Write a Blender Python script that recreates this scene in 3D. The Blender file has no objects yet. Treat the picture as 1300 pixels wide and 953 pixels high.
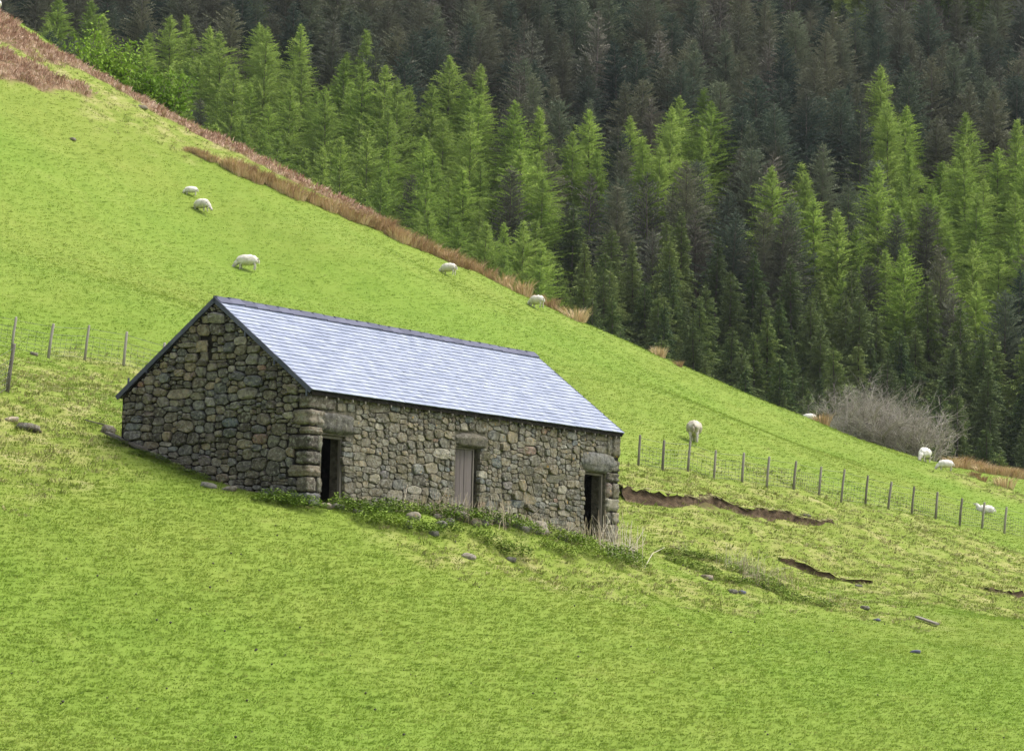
import bpy, math, random
import numpy as np
from mathutils import Vector, Matrix

scene = bpy.context.scene
C = scene.collection
R = math.radians

# ------------------------------------------------------------------ camera
F = 3500.0; PITCH = R(5.30); ROLL = R(1.25)          # focal length in photograph pixels (1300 wide)
cam_d = bpy.data.cameras.new('camera'); cam = bpy.data.objects.new('camera', cam_d); C.objects.link(cam)
cam_d.sensor_width = 36; cam_d.lens = F / 1300 * 36
cam_d.clip_start = 0.5; cam_d.clip_end = 3000
cam.matrix_world = Matrix.Rotation(R(90) + PITCH, 4, 'X') @ Matrix.Rotation(ROLL, 4, 'Z')
scene.camera = cam

# ------------------------------------------------------------------ sky and sun (bright overcast)
SUN_EL, SUN_AZ = R(60), R(85)        # azimuth clockwise from +Y: high on the right
w = bpy.data.worlds.new('World'); scene.world = w; w.use_nodes = True
nt = w.node_tree; nt.nodes.clear()
out = nt.nodes.new('ShaderNodeOutputWorld'); bg = nt.nodes.new('ShaderNodeBackground')
sky = nt.nodes.new('ShaderNodeTexSky'); sky.sky_type = 'NISHITA'; sky.sun_disc = False
sky.sun_elevation = SUN_EL; sky.sun_rotation = SUN_AZ
sky.air_density = 1.0; sky.dust_density = 4.0; sky.ozone_density = 1.0
hs = nt.nodes.new('ShaderNodeHueSaturation'); hs.inputs['Saturation'].default_value = 0.38
nt.links.new(sky.outputs[0], hs.inputs['Color']); nt.links.new(hs.outputs[0], bg.inputs[0])
bg.inputs[1].default_value = 0.15
nt.links.new(bg.outputs[0], out.inputs[0])
sl = bpy.data.lights.new('sun', 'SUN'); sun = bpy.data.objects.new('sun', sl); C.objects.link(sun)
sl.energy = 1.5; sl.angle = R(24); sl.color = (1.0, 0.96, 0.9)
sd = Vector((math.sin(SUN_AZ) * math.cos(SUN_EL), math.cos(SUN_AZ) * math.cos(SUN_EL), math.sin(SUN_EL)))
sun.rotation_euler = sd.to_track_quat('Z', 'Y').to_euler()
sun.location = (20, -20, 60)
scene.view_settings.view_transform = 'Standard'; scene.view_settings.look = 'None'
scene.view_settings.gamma = 1.0; scene.view_settings.use_curve_mapping = False
scene.view_settings.exposure = 0.84
scene.cycles.max_bounces = 6; scene.cycles.diffuse_bounces = 3; scene.cycles.glossy_bounces = 2
scene.cycles.transparent_max_bounces = 4

# ------------------------------------------------------------------ helpers
rnd = random.Random(11)
def mesh(name, verts, faces, mats=(), midx=None, smooth=False):
    me = bpy.data.meshes.new(name)
    me.from_pydata([tuple(map(float, v)) for v in verts], [], [tuple(map(int, f)) for f in faces])
    for m in mats: me.materials.append(m)
    if midx is not None: me.polygons.foreach_set('material_index', np.asarray(midx, dtype=np.int32))
    if smooth: me.polygons.foreach_set('use_smooth', [True] * len(me.polygons))
    me.update()
    return me
def link(name, me, parent=None, loc=None, rot=None, scale=None, kind=None):
    o = bpy.data.objects.new(name, me); C.objects.link(o)
    if parent is not None: o.parent = parent
    if loc is not None: o.location = loc
    if rot is not None: o.rotation_euler = rot
    if scale is not None: o.scale = scale
    if kind: o['kind'] = kind
    return o
def tag(o, label, cat, group=None, kind=None):
    o['label'] = label; o['category'] = cat
    if group: o['group'] = group
    if kind: o['kind'] = kind
    return o
def thing(name, loc, label, cat, group=None, rz=0.0):
    return tag(link(name, None, None, loc, (0, 0, rz)), label, cat, group)
def copy_tree(root, parent=None):
    c = root.copy(); C.objects.link(c)
    if parent is not None: c.parent = parent
    for ch in [x for x in root.children]: copy_tree(ch, c)
    return c

class MB:                                            # collects raw geometry for one mesh
    def __init__(s): s.v = []; s.f = []; s.m = []
    def add(s, vs, fs, mi=0):
        b = len(s.v); s.v.extend([tuple(p) for p in vs]); s.f.extend([tuple(b + i for i in f) for f in fs]); s.m.extend([mi] * len(fs))
    def box(s, a, b, mi=0):
        x0, y0, z0 = a; x1, y1, z1 = b
        s.add([(x0,y0,z0),(x1,y0,z0),(x1,y1,z0),(x0,y1,z0),(x0,y0,z1),(x1,y0,z1),(x1,y1,z1),(x0,y1,z1)],
              [(0,3,2,1),(4,5,6,7),(0,1,5,4),(1,2,6,5),(2,3,7,6),(3,0,4,7)], mi)
    def obox(s, c, ax, ay, az, mi=0):                # oriented box: centre and half-axis vectors
        c, ax, ay, az = map(np.array, (c, ax, ay, az))
        vs = [c + i*ax + j*ay + k*az for k in (-1,1) for (i,j) in ((-1,-1),(1,-1),(1,1),(-1,1))]
        s.add(vs, [(0,3,2,1),(4,5,6,7),(0,1,5,4),(1,2,6,5),(2,3,7,6),(3,0,4,7)], mi)
    def tube(s, pts, rad, n=6, mi=0, cap=True):
        pts = [np.array(p, float) for p in pts]
        if not hasattr(rad, '__len__'): rad = [rad] * len(pts)
        vs = []
        for i, p in enumerate(pts):
            d = pts[min(i+1, len(pts)-1)] - pts[max(i-1, 0)]; d /= (np.linalg.norm(d) + 1e-9)
            a = np.cross(d, (0, 0, 1)) if abs(d[2]) < .9 else np.cross(d, (1, 0, 0)); a /= np.linalg.norm(a); b = np.cross(d, a)
            for k in range(n):
                t = 2*math.pi*k/n; vs.append(p + (a*math.cos(t) + b*math.sin(t)) * rad[i])
        fs = [(i*n+k, i*n+(k+1)%n, (i+1)*n+(k+1)%n, (i+1)*n+k) for i in range(len(pts)-1) for k in range(n)]
        if cap: fs += [tuple(range(n))[::-1], tuple((len(pts)-1)*n + k for k in range(n))]
        s.add(vs, fs, mi)
    def build(s, name, mats, smooth=False):
        return mesh(name, s.v, s.f, mats if isinstance(mats, (list, tuple)) else [mats], s.m, smooth)

def _hash(ix, iy, seed):
    h = (ix.astype(np.int64) * 374761393 + iy.astype(np.int64) * 668265263 + seed * 1274126177) & 0xffffffff
    h = ((h ^ (h >> 13)) * 1274126177) & 0xffffffff
    return ((h ^ (h >> 16)) & 0xffff) / 65535.0
def vnoise(x, y, seed=0):
    x = np.asarray(x, float); y = np.asarray(y, float)
    ix = np.floor(x); iy = np.floor(y); fx = x - ix; fy = y - iy
    fx = fx*fx*(3-2*fx); fy = fy*fy*(3-2*fy)
    a = _hash(ix, iy, seed); b = _hash(ix+1, iy, seed); c = _hash(ix, iy+1, seed); d = _hash(ix+1, iy+1, seed)
    return (a*(1-fx) + b*fx)*(1-fy) + (c*(1-fx) + d*fx)*fy
def fbm(x, y, seed=0, o=3):
    s = 0; a = 1; t = 0
    for k in range(o): s = s + a*vnoise(np.asarray(x)*2**k, np.asarray(y)*2**k, seed+k*7); t += a; a *= .5
    return s/t

# ------------------------------------------------------------------ materials
def nodes_of(name):
    m = bpy.data.materials.new(name); m.use_nodes = True; t = m.node_tree; t.nodes.clear()
    o = t.nodes.new('ShaderNodeOutputMaterial'); p = t.nodes.new('ShaderNodeBsdfPrincipled'); t.links.new(p.outputs[0], o.inputs[0])
    return m, t, p
class N:                                             # small node-tree writer
    def __init__(s, t): s.t = t
    def new(s, typ, **kw):
        n = s.t.nodes.new(typ)
        for k, v in kw.items(): setattr(n, k, v)
        return n
    def put(s, sock, v):
        if hasattr(v, 'is_output') or isinstance(v, bpy.types.NodeSocket): s.t.links.new(v, sock)
        else: sock.default_value = v
    def noise(s, scale, detail=3, rough=.55, vec=None, dist=0.0):
        n = s.new('ShaderNodeTexNoise'); s.put(n.inputs['Scale'], scale); s.put(n.inputs['Detail'], detail); s.put(n.inputs['Roughness'], rough); s.put(n.inputs['Distortion'], dist)
        if vec is not None: s.put(n.inputs['Vector'], vec)
        return n.outputs['Fac']
    def ramp(s, fac, stops, interp='LINEAR'):
        r = s.new('ShaderNodeValToRGB'); r.color_ramp.interpolation = interp; e = r.color_ramp.elements
        while len(e) < len(stops): e.new(.5)
        for i, (p, c) in enumerate(stops):
            e[i].position = p; e[i].color = (c, c, c, 1) if not hasattr(c, '__len__') else (*c, 1)
        s.put(r.inputs[0], fac); return r.outputs[0]
    def mix(s, fac, a, b, mode='MIX'):
        n = s.new('ShaderNodeMix', data_type='RGBA', blend_type=mode)
        s.put(n.inputs[0], fac)
        for i, v in ((6, a), (7, b)):
            s.put(n.inputs[i], (*v, 1) if isinstance(v, tuple) and len(v) == 3 else v)
        return n.outputs[2]
    def math(s, op, a, b=0.0, clamp=False):
        n = s.new('ShaderNodeMath', operation=op, use_clamp=clamp); s.put(n.inputs[0], a); s.put(n.inputs[1], b); return n.outputs[0]
    def pos(s, sc=(1,1,1)):
        g = s.new('ShaderNodeNewGeometry'); m = s.new('ShaderNodeMapping'); m.inputs['Scale'].default_value = sc
        s.t.links.new(g.outputs['Position'], m.inputs[0]); return m.outputs[0]
    def rand(s):                                     # one number per object and per loose piece
        o = s.new('ShaderNodeObjectInfo'); g = s.new('ShaderNodeNewGeometry')
        return s.math('FRACT', s.math('ADD', o.outputs['Random'], g.outputs['Random Per Island']))
    def attr(s, name):
        a = s.new('ShaderNodeAttribute'); a.attribute_name = name; return a.outputs['Fac']
    def bump(s, h, strength=.5, dist=.02):
        b = s.new('ShaderNodeBump'); s.put(b.inputs['Strength'], strength); s.put(b.inputs['Distance'], dist); s.put(b.inputs['Height'], h); return b.outputs[0]
def finish(p, n, col, rough=.8, normal=None, spec=.3):
    n.put(p.inputs['Base Color'], (*col, 1) if isinstance(col, tuple) else col); n.put(p.inputs['Roughness'], rough)
    p.inputs['Specular IOR Level'].default_value = spec
    if normal is not None: n.put(p.inputs['Normal'], normal)

def mat_simple(name, stops, rough=.8, scale=6.0, spec=.3, bump=.3, bdist=.01, usernd=True, vec=(1,1,1)):
    m, t, p = nodes_of(name); n = N(t)
    v = n.pos(vec)
    f = n.noise(scale, 4, .6, v)
    if usernd: f = n.math('ADD', n.math('MULTIPLY', f, .55), n.math('MULTIPLY', n.rand(), .45))
    c = n.ramp(f, stops)
    finish(p, n, c, rough, n.bump(n.noise(scale*4, 4, .6, v), bump, bdist) if bump else None, spec)
    return m

def mat_stone(name, tint, lichen, pale):
    m, t, p = nodes_of(name); n = N(t); v = n.pos()
    r = n.rand()
    base = n.ramp(r, [(0,(.065,.06,.052)),(.14,(.14,.125,.098)),(.28,(.10,.106,.108)),(.40,(.20,.175,.13)),(.53,(.075,.07,.06)),(.64,(.17,.172,.163)),(.74,(.24,.20,.14)),(.84,(.11,.10,.082)),(.90,(.30,.28,.235)),(.975,(.10,.12,.14)),(.985,(.25,.15,.11)),(1,(.11,.125,.14))])
    base = n.mix(1.0, base, tint, 'MULTIPLY')
    mott = n.ramp(n.noise(7, 5, .65, v), [(.3,.42),(.5,1.0),(.72,1.8)])
    col = n.mix(1.0, base, mott, 'MULTIPLY')
    fine = n.ramp(n.noise(38, 4, .7, v), [(.35,.55),(.55,1.05),(.75,1.6)])
    col = n.mix(.7, col, fine, 'MULTIPLY')
    # crusts of lichen and moss
    lp = n.math('MULTIPLY', n.ramp(n.noise(11, 4, .6, v, .4), [(.60-pale,0.0),(.70-pale,1.0)]), .75)
    col = n.mix(lp, col, (.27,.265,.215))
    lm = n.math('MULTIPLY', n.ramp(n.noise(2.3, 4, .6, n.pos((1,1,1.4))), [(.45,0.0),(.7,1.0)]), lichen)
    col = n.mix(lm, col, (.15,.135,.07))
    lo = n.math('MULTIPLY', n.ramp(n.noise(5.5, 3, .5, n.pos((1.1,.9,1))), [(.69,0.0),(.735,1.0)]), lichen)
    col = n.mix(lo, col, (.42,.24,.03))
    h = n.math('ADD', n.noise(9, 5, .65, v), n.math('MULTIPLY', n.noise(34, 4, .7, v), .5))
    finish(p, n, col, .88, n.bump(h, .9, .05), .2)
    return m

def mat_foliage(name, lo, mid, hi, brown=None, bfac=0.0, objvar=.35, scale=.5, trans=0.0):
    m, t, p = nodes_of(name); n = N(t)
    oi = n.new('ShaderNodeObjectInfo')
    f = n.noise(scale, 4, .7, n.pos())
    f = n.math('ADD', n.math('MULTIPLY', f, 1.0), n.math('MULTIPLY', n.math('SUBTRACT', oi.outputs['Random'], .5), objvar))
    c = n.ramp(f, [(.28, lo), (.5, mid), (.74, hi)])
    if brown:
        b = n.noise(.11, 3, .6, n.pos()); b = n.math('ADD', b, n.math('MULTIPLY', n.math('SUBTRACT', n.math('FRACT', n.math('MULTIPLY', oi.outputs['Random'], 7.13)), .5), .5))
        c = n.mix(n.math('MULTIPLY', n.ramp(b, [(.42,0.0),(.62,1.0)]), bfac), c, brown)
    finish(p, n, c, .75, None, .15)
    if trans:
        tr = n.new('ShaderNodeBsdfTranslucent'); n.put(tr.inputs[0], c); mx = n.new('ShaderNodeMixShader'); mx.inputs[0].default_value = trans
        t.links.new(p.outputs[0], mx.inputs[1]); t.links.new(tr.outputs[0], mx.inputs[2]); t.links.new(mx.outputs[0], [x for x in t.nodes if x.type == 'OUTPUT_MATERIAL'][0].inputs[0])
    return m

# pasture colours, shared by the sheet and by the tufts
def pasture(n):
    big = n.noise(.055, 4, .6, n.pos())
    med = n.noise(.75, 5, .65, n.pos((1, .6, .6)))
    fine = n.noise(3.6, 5, .75, n.pos((.8, .7, .7)))
    c = n.ramp(med, [(.24,(.150,.220,.032)),(.45,(.178,.250,.038)),(.64,(.202,.270,.046)),(.80,(.245,.295,.068)),(.94,(.30,.32,.10))])
    c2 = n.ramp(big, [(.35,(.92,1.0,.9)),(.65,(1.08,1.0,1.1))])
    c = n.mix(1.0, c, c2, 'MULTIPLY')
    c = n.mix(n.math('MULTIPLY', n.ramp(fine, [(.50,0.0),(.66,1.0)]), .26), c, (.11,.175,.020))
    return c

M = {}
def make_materials():
    # ground sheet
    m, t, p = nodes_of('pasture_ground'); n = N(t)
    c = pasture(n)
    rough_n = n.noise(.9, 5, .65, n.pos((1,.7,.7)))
    rc = n.ramp(rough_n, [(.28,(.14,.19,.03)),(.46,(.20,.25,.045)),(.58,(.275,.285,.085)),(.72,(.37,.34,.16))])
    c = n.mix(n.attr('rough'), c, rc)
    br = n.ramp(n.noise(1.6, 4, .6, n.pos()), [(.3,(.14,.09,.055)),(.6,(.25,.17,.10)),(.8,(.34,.25,.16))])
    c = n.mix(n.attr('bracken'), c, br)
    so = n.ramp(n.noise(3, 4, .6, n.pos()), [(.3,(.05,.035,.022)),(.7,(.13,.085,.05))])
    c = n.mix(n.attr('soil'), c, so)
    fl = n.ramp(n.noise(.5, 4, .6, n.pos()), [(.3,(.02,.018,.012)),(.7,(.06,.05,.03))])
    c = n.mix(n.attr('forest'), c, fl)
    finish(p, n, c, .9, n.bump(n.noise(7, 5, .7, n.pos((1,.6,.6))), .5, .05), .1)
    M['ground'] = m
    m, t, p = nodes_of('grass_blades'); n = N(t); c = pasture(n)
    oi = n.new('ShaderNodeObjectInfo')
    c = n.mix(1.0, c, n.ramp(oi.outputs['Random'], [(0,(.95,1.0,.9)),(.25,(1.2,1.2,1.05)),(.7,(1.32,1.3,1.3)),(.93,(1.45,1.38,1.55)),(1,(1.75,1.4,2.2))]), 'MULTIPLY')
    finish(p, n, c, .6, None, .2)
    tr = n.new('ShaderNodeBsdfTranslucent'); n.put(tr.inputs[0], c); mx = n.new('ShaderNodeMixShader'); mx.inputs[0].default_value = .45
    t.links.new(p.outputs[0], mx.inputs[1]); t.links.new(tr.outputs[0], mx.inputs[2]); t.links.new(mx.outputs[0], [q for q in t.nodes if q.type == 'OUTPUT_MATERIAL'][0].inputs[0]); M['grass'] = m
    M['rough_grass'] = mat_foliage('rough_grass', (.17,.23,.035), (.25,.30,.065), (.35,.34,.13), (.42,.35,.20), .5, .5, .8)
    M['bracken'] = mat_foliage('dead_bracken', (.34,.21,.14), (.55,.38,.27), (.70,.54,.40), None, 0, .5, 1.0)
    M['rush'] = mat_foliage('dead_rushes', (.34,.22,.12), (.54,.38,.21), (.70,.54,.33), None, 0, .4, 2.0)
    M['nettle'] = mat_foliage('nettle_leaves', (.12,.19,.025), (.20,.29,.045), (.31,.39,.08), None, 0, .5, 3.0)
    M['stalk'] = mat_foliage('dry_stalks', (.38,.30,.20), (.52,.44,.32), (.66,.60,.48), None, 0, .4, 3.0)
    M['soil'] = mat_simple('bank_soil', [(.3,(.04,.029,.018)),(.5,(.095,.065,.04)),(.72,(.17,.125,.08))], .95, 3.0, .1, .8, .05, False, (1,1,2))
    M['dropping'] = mat_simple('dropping', [(.3,(.02,.018,.012)),(.7,(.05,.045,.03))], .7, 20, .3, 0)
    M['stone_gable'] = mat_stone('gable_stone', (1.06,1.03,1.0), .12, .08)
    M['stone_front'] = mat_stone('front_stone', (1.14,1.13,1.02), .65, .10)
    M['stone_lintel'] = mat_stone('lintel_stone', (.80,.78,.72), .35, .03)
    M['stone_pale'] = mat_stone('pale_stone', (2.0,1.9,1.75), .15, .12)
    M['stone_loose'] = mat_stone('loose_stone', (1.35,1.3,1.2), .35, .08)
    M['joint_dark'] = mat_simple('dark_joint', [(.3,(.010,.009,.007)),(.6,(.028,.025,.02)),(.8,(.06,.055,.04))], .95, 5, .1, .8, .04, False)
    M['mortar'] = mat_simple('old_mortar', [(.25,(.055,.05,.038)),(.5,(.13,.12,.085)),(.78,(.23,.205,.145))], .95, 7, .1, .9, .05, False)
    m, t, p = nodes_of('roof_slate'); n = N(t); v = n.pos()
    c = n.ramp(n.rand(), [(0,(.235,.27,.36)),(.3,(.285,.32,.42)),(.7,(.315,.35,.445)),(1,(.36,.395,.48))])
    c = n.mix(.5, c, n.ramp(n.noise(5, 4, .6, v), [(.3,.85),(.7,1.15)]), 'MULTIPLY')
    finish(p, n, c, n.ramp(n.noise(14, 3, .6, v), [(.3,.34),(.7,.46)]), n.bump(n.noise(22, 3, .6, v), .25, .01), .7)
    M['slate'] = m
    M['slate_dark'] = mat_simple('dark_slate', [(.25,(.035,.04,.075)),(.5,(.055,.06,.105)),(.8,(.09,.095,.15))], .5, 9, .5, .4, .01)
    M['timber'] = mat_simple('weathered_timber', [(.2,(.12,.105,.085)),(.5,(.21,.19,.155)),(.8,(.32,.29,.25))], .85, 9, .2, .6, .01, True, (1,1,.15))
    M['plank'] = mat_simple('door_plank', [(.2,(.085,.072,.065)),(.5,(.15,.13,.12)),(.8,(.23,.205,.19))], .85, 10, .2, .6, .01, True, (1,1,.12))
    M['post'] = mat_simple('post_timber', [(.2,(.13,.115,.09)),(.5,(.26,.235,.20)),(.85,(.42,.39,.34))], .85, 14, .2, .5, .01, True, (1,1,.2))
    M['wire'] = mat_simple('fence_wire', [(.2,(.10,.10,.095)),(.8,(.20,.20,.19))], .5, 14, .5, 0)
    M['fleece'] = mat_simple('fleece', [(.25,(.50,.45,.36)),(.5,(.70,.66,.57)),(.8,(.82,.79,.71))], .95, 5, .1, .9, .04, False)
    M['lamb_fleece'] = mat_simple('lamb_fleece', [(.25,(.60,.56,.48)),(.5,(.76,.73,.66)),(.8,(.85,.83,.78))], .95, 7, .1, .8, .03, False)
    M['dark_fleece'] = mat_simple('dark_fleece', [(.3,(.26,.22,.15)),(.5,(.50,.46,.36)),(.8,(.70,.66,.56))], .95, 4, .1, .9, .04, False)  # mottled fleece, darker and browner than the common one
    M['sheep_skin'] = mat_simple('sheep_face', [(.25,(.42,.38,.33)),(.8,(.66,.62,.55))], .8, 6, .2, .2, .01, False)
    M['bark'] = mat_simple('tree_bark', [(.25,(.07,.055,.045)),(.5,(.13,.11,.09)),(.8,(.24,.21,.18))], .9, 2.5, .1, .6, .03)
    M['twig'] = mat_simple('bare_twigs', [(.25,(.23,.205,.175)),(.5,(.37,.335,.29)),(.8,(.52,.48,.42))], .9, .8, .1, 0)
    M['spruce'] = mat_foliage('dark_spruce_needles', (.042,.075,.034), (.12,.18,.052), (.30,.37,.10), (.19,.22,.09), .35, .35, 2.2, .15)
    M['grey_spruce'] = mat_foliage('grey_spruce_needles', (.055,.088,.066), (.118,.158,.105), (.235,.265,.16), (.215,.19,.125), .5, .5, 1.5, .15)
    M['larch'] = mat_foliage('larch_needles', (.19,.285,.055), (.28,.40,.075), (.41,.54,.12), (.36,.43,.13), .30, .35, 1.2, .5)
    M['bare_conifer'] = mat_foliage('bare_conifer_twigs', (.12,.11,.085), (.18,.165,.13), (.26,.24,.19), (.13,.16,.10), .5, .5, .6)
    M['thorn_leaf'] = mat_foliage('thorn_leaves', (.09,.17,.02), (.18,.30,.03), (.31,.44,.06), None, 0, .3, 1.2, .2)
make_materials()

# ------------------------------------------------------------------ measuring the place
def unproj(u, v, D):
    """direction of a photograph pixel, taken to the distance D along +Y (the camera stands at the origin)"""
    a0 = u-650.0; b0 = v-476.5; cr, sr = math.cos(ROLL), math.sin(ROLL)
    a = a0*cr + b0*sr; b = -a0*sr + b0*cr
    c, s = math.cos(PITCH), math.sin(PITCH)
    X = a/F; Z = -b/F; y = c - Z*s; z = s + Z*c
    return np.array([X/y*D, D, z/y*D])
def project(P):
    P = np.asarray(P, float); x = P[..., 0]; y = P[..., 1]; z = P[..., 2]
    c, s = math.cos(PITCH), math.sin(PITCH); yy = y*c + z*s; zz = -y*s + z*c
    a = F*x/yy; b = -F*zz/yy; cr, sr = math.cos(ROLL), math.sin(ROLL)
    return np.stack([650 + a*cr - b*sr, 476.5 + a*sr + b*cr], -1)

# ------------------------------------------------------------------ the lie of the land
GROUND_PTS=[
 # foreground
 (-150,990,44),(300,990,48),(700,990,53),(1100,990,58),(1500,990,62),
 (0,860,53),(400,860,57),(800,860,63),(1300,860,71),
 (0,700,61),(200,700,63),(400,720,66),(600,745,69),(800,770,73),(1000,790,78),(1300,790,84),
 (0,600,68),(100,600,70),
 # round the barn
 (143,562,74.8),(182,576,74.0),(260,608,73.0),(315,624,72.1),(382,641,71.1),
 (410,644,71.6),(500,655,74.6),(600,661,77.5),(700,674,81),(745,683,82.6),(792,692,84.3),
 (600,700,73.2),(830,705,84.5),(400,675,69.5),
 # rough bank under the fence
 (10,500,77),(17,450,95),(66,458,96),(110,459,97),(159,467,97.5),
 (100,500,84),
 (812,596,103),(875,603,105.3),(943,613,108),(1008,624,110.7),(1070,637,113.5),(1130,646,116.5),(1189,660,120),(1247,674,124),(1275,681,126),(1400,712,133),
 (830,640,94),(950,660,98),(1060,690,101),(1000,730,92),(1200,740,98),(1300,720,112),
 # hill pasture
 (0,300,117),(150,380,107),(313,350,134),(257,272,142),(60,200,135),(400,300,142),(569,350,152),(681,390,154),
 (881,570,112),(900,520,130),(1000,560,140),(1174,588,148),(1200,597,149),(1250,652,132),(1300,640,140),
 (760,450,142),
 # crest
 (-60,-22,160),(0,16,160),(50,44,160),(100,80,160),(150,106,160),(200,136,160),(250,160,160),(300,183,160),(350,209,160),(400,235,160),(450,262,160),(475,277,160),(500,296,160),(565,330,160),(600,344,160),(667,374,160),(700,390,160),(740,409,160),(771,420,160),(800,434,160),(830,449,160),(867,465,160),(925,488,160),(960,506,160),(1020,528,160),(1100,562,158),(1160,583,156),(1210,592,158),(1300,607,160),(1450,640,160),
]
def ctrl():
    P=[unproj(*p) for p in GROUND_PTS]
    # the far side of the crest falls away from the camera
    for (u,v,D) in [p for p in GROUND_PTS if p[2] in (156,158,160)]:
        c=unproj(u,v,D)
        for d,dz in ((16,-1.5),(40,-9)):
            P.append(np.array([c[0]*(D+d)/D, D+d, c[2]+dz]))
    return np.array(P)
def tps_fit(P,lam=0.02):
    n=len(P); S=50.0
    xy=P[:,:2]/S
    d=np.linalg.norm(xy[:,None]-xy[None],axis=-1)
    K=np.where(d>0,d*d*np.log(d+1e-12),0)+lam*np.eye(n)*0.02
    Q=np.hstack([np.ones((n,1)),xy])
    A=np.zeros((n+3,n+3)); A[:n,:n]=K; A[:n,n:]=Q; A[n:,:n]=Q.T
    w=np.linalg.solve(A,np.concatenate([P[:,2],[0,0,0]]))
    return xy,w,S
TP=tps_fit(ctrl())
def sstep(a,b,x):
    t=np.clip((x-a)/(b-a),0,1); return t*t*(3-2*t)
def forest_z(x,y):
    return 13.0+0.60*(y-262)+1.5*np.sin(x*.045+1)+1.2*np.sin(y*.06+x*.03)
def smooth_z(x,y):
    x=np.asarray(x,float); y=np.asarray(y,float)
    sh=np.broadcast(x,y).shape
    xf=np.broadcast_to(x,sh).ravel(); yf=np.broadcast_to(y,sh).ravel()
    out=np.zeros(xf.size)
    xy,w,S=TP
    hw=0.22*yf+6                      # hold the spline's edge value outside the surveyed wedge
    xc=np.clip(xf,-hw,hw); ycl=np.clip(yf,40,200)
    for i in range(0,xf.size,20000):
        q=np.stack([xc[i:i+20000],ycl[i:i+20000]],-1)/S
        d2=((q[:,None]-xy[None])**2).sum(-1)
        K=0.5*d2*np.log(d2+1e-20)
        out[i:i+20000]=K@w[:len(xy)]+w[len(xy)]+q@w[len(xy)+1:]
    out-=0.22*(xf-xc)
    out+=np.where(yf<40,(yf-40)*0.12,0)
    t=sstep(185,258,yf)
    out=out*(1-t)+forest_z(xf,yf)*t
    return out.reshape(sh)
# barn frame: X along the long wall, Y along the gable into the hill, origin at the near wall corner
TH = R(33.3); LV = np.array([math.sin(TH), math.cos(TH), 0.]); GV = np.array([-math.cos(TH), math.sin(TH), 0.])
EAVE = np.array([-5.17, 71.1, 6.13]); BW, BL, RISE = 6.67, 15.71, 2.54
EH = 2.85                                            # eave above the sill
BO = EAVE + LV*.10 + GV*.14 - np.array([0, 0, EH]); WW = BW - .28; WL = BL - .16
SLOPE = RISE/(BW/2)
def barn_xy(x, y):
    return (x-BO[0])*LV[0] + (y-BO[1])*LV[1], (x-BO[0])*GV[0] + (y-BO[1])*GV[1]
def front(u, v):                                     # pixel -> (x, z) on the long wall
    d = unproj(u, v, 1.0); t = (BO@GV)/(d@GV); p = d*t - BO; return p@LV, p[2]
def gable(u, v):                                     # pixel -> (y, z) on the gable
    d = unproj(u, v, 1.0); t = (BO@LV)/(d@LV); p = d*t - BO; return p@GV, p[2]
def hit(u, v, lo=46.0, hi=175.0):                    # pixel -> point of the hillside
    Ds = np.arange(lo, hi, .25); P = np.array([unproj(u, v, D) for D in Ds])
    below = P[:, 2] < smooth_z(P[:, 0], P[:, 1])
    if not below.any():                              # just above the crest: take the crest itself
        m = Ds > 120; gap = np.where(m, P[:, 2] - smooth_z(P[:, 0], P[:, 1]), 99); return P[int(np.argmin(gap))]
    k = int(np.argmax(below))
    return P[k]
ROUGH = [(10,480,3),(40,500,4),(90,490,4),(130,500,3.5),(60,540,3.5),(20,560,3),(110,545,3),(20,600,2),(160,480,2.5),(100,590,1.2),
         (810,612,3),(860,625,4),(930,640,4),(1000,650,4),(1080,665,5),(1160,680,5),(1250,700,6),(840,660,3.5),(900,690,3),(980,700,4),(1060,720,5),(1150,740,5),(1240,760,5),(1300,740,6),(960,745,2.5),(1050,765,3),(850,700,2.5),
         (560,712,1.3),(620,716,1.4),(680,722,1.5),(740,732,1.8),(800,738,2.0),(860,745,2.0),(30,60,4),(70,85,4),(120,115,3.5),(170,138,3),(230,172,3),(290,200,2.5),(1260,620,3)]
BRACK = [(-20,12,2.0),(0,34,2.0),(4,44,1.6),(16,40,1.6),(30,44,1.5),(44,52,1.5),(58,62,1.3),(70,70,1.2),(-12,70,2.0),(0,74,1.8),(14,80,1.7),(30,87,1.5),(46,93,1.3),(62,98,1.1),(78,104,.9),(95,109,.8),(105,113,.6),(68,76,.7)] + [(u, float(np.interp(u, [75,100,150,200,250,300,350,400,450,480], [66,83,109,140,166,190,215,241,266,280])), 1.0) for u in range(80, 480, 9)]
def anchors(L):
    return np.array([[*hit(u, v)[:2], r] for u, v, r in L])
RA, BA = anchors(ROUGH), anchors(BRACK)
def field(A, x, y):
    o = np.zeros(np.shape(x))
    for ax, ay, r in A: o = np.maximum(o, np.exp(-((x-ax)**2 + ((y-ay)*.75)**2)/(r*r)*.9))
    return o
SCARS = [dict(px=[(788,620,.34),(815,625,.30),(850,634,.24),(885,639,.17),(915,642,.12),(950,651,.13),(985,655,.07),(1020,662,.09),(1062,669,.02)], label='long eroded bank of reddish brown soil below the fence beside the barn'),
         dict(px=[(990,713,.02),(1005,717,.08),(1030,724,.11),(1052,731,.03),(1078,736,.08),(1108,744,.02)], label='shorter dark eroded turf step in the middle of the rough grass'),
         dict(px=[(1252,750,.03),(1268,752,.13),(1285,753,.12),(1300,755,.04)], label='small dark turf step near the right edge of the photo')]
for sc_ in SCARS: sc_['pts'] = np.array([[*hit(u, v)[:2], h] for u, v, h in sc_['px']])
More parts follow.
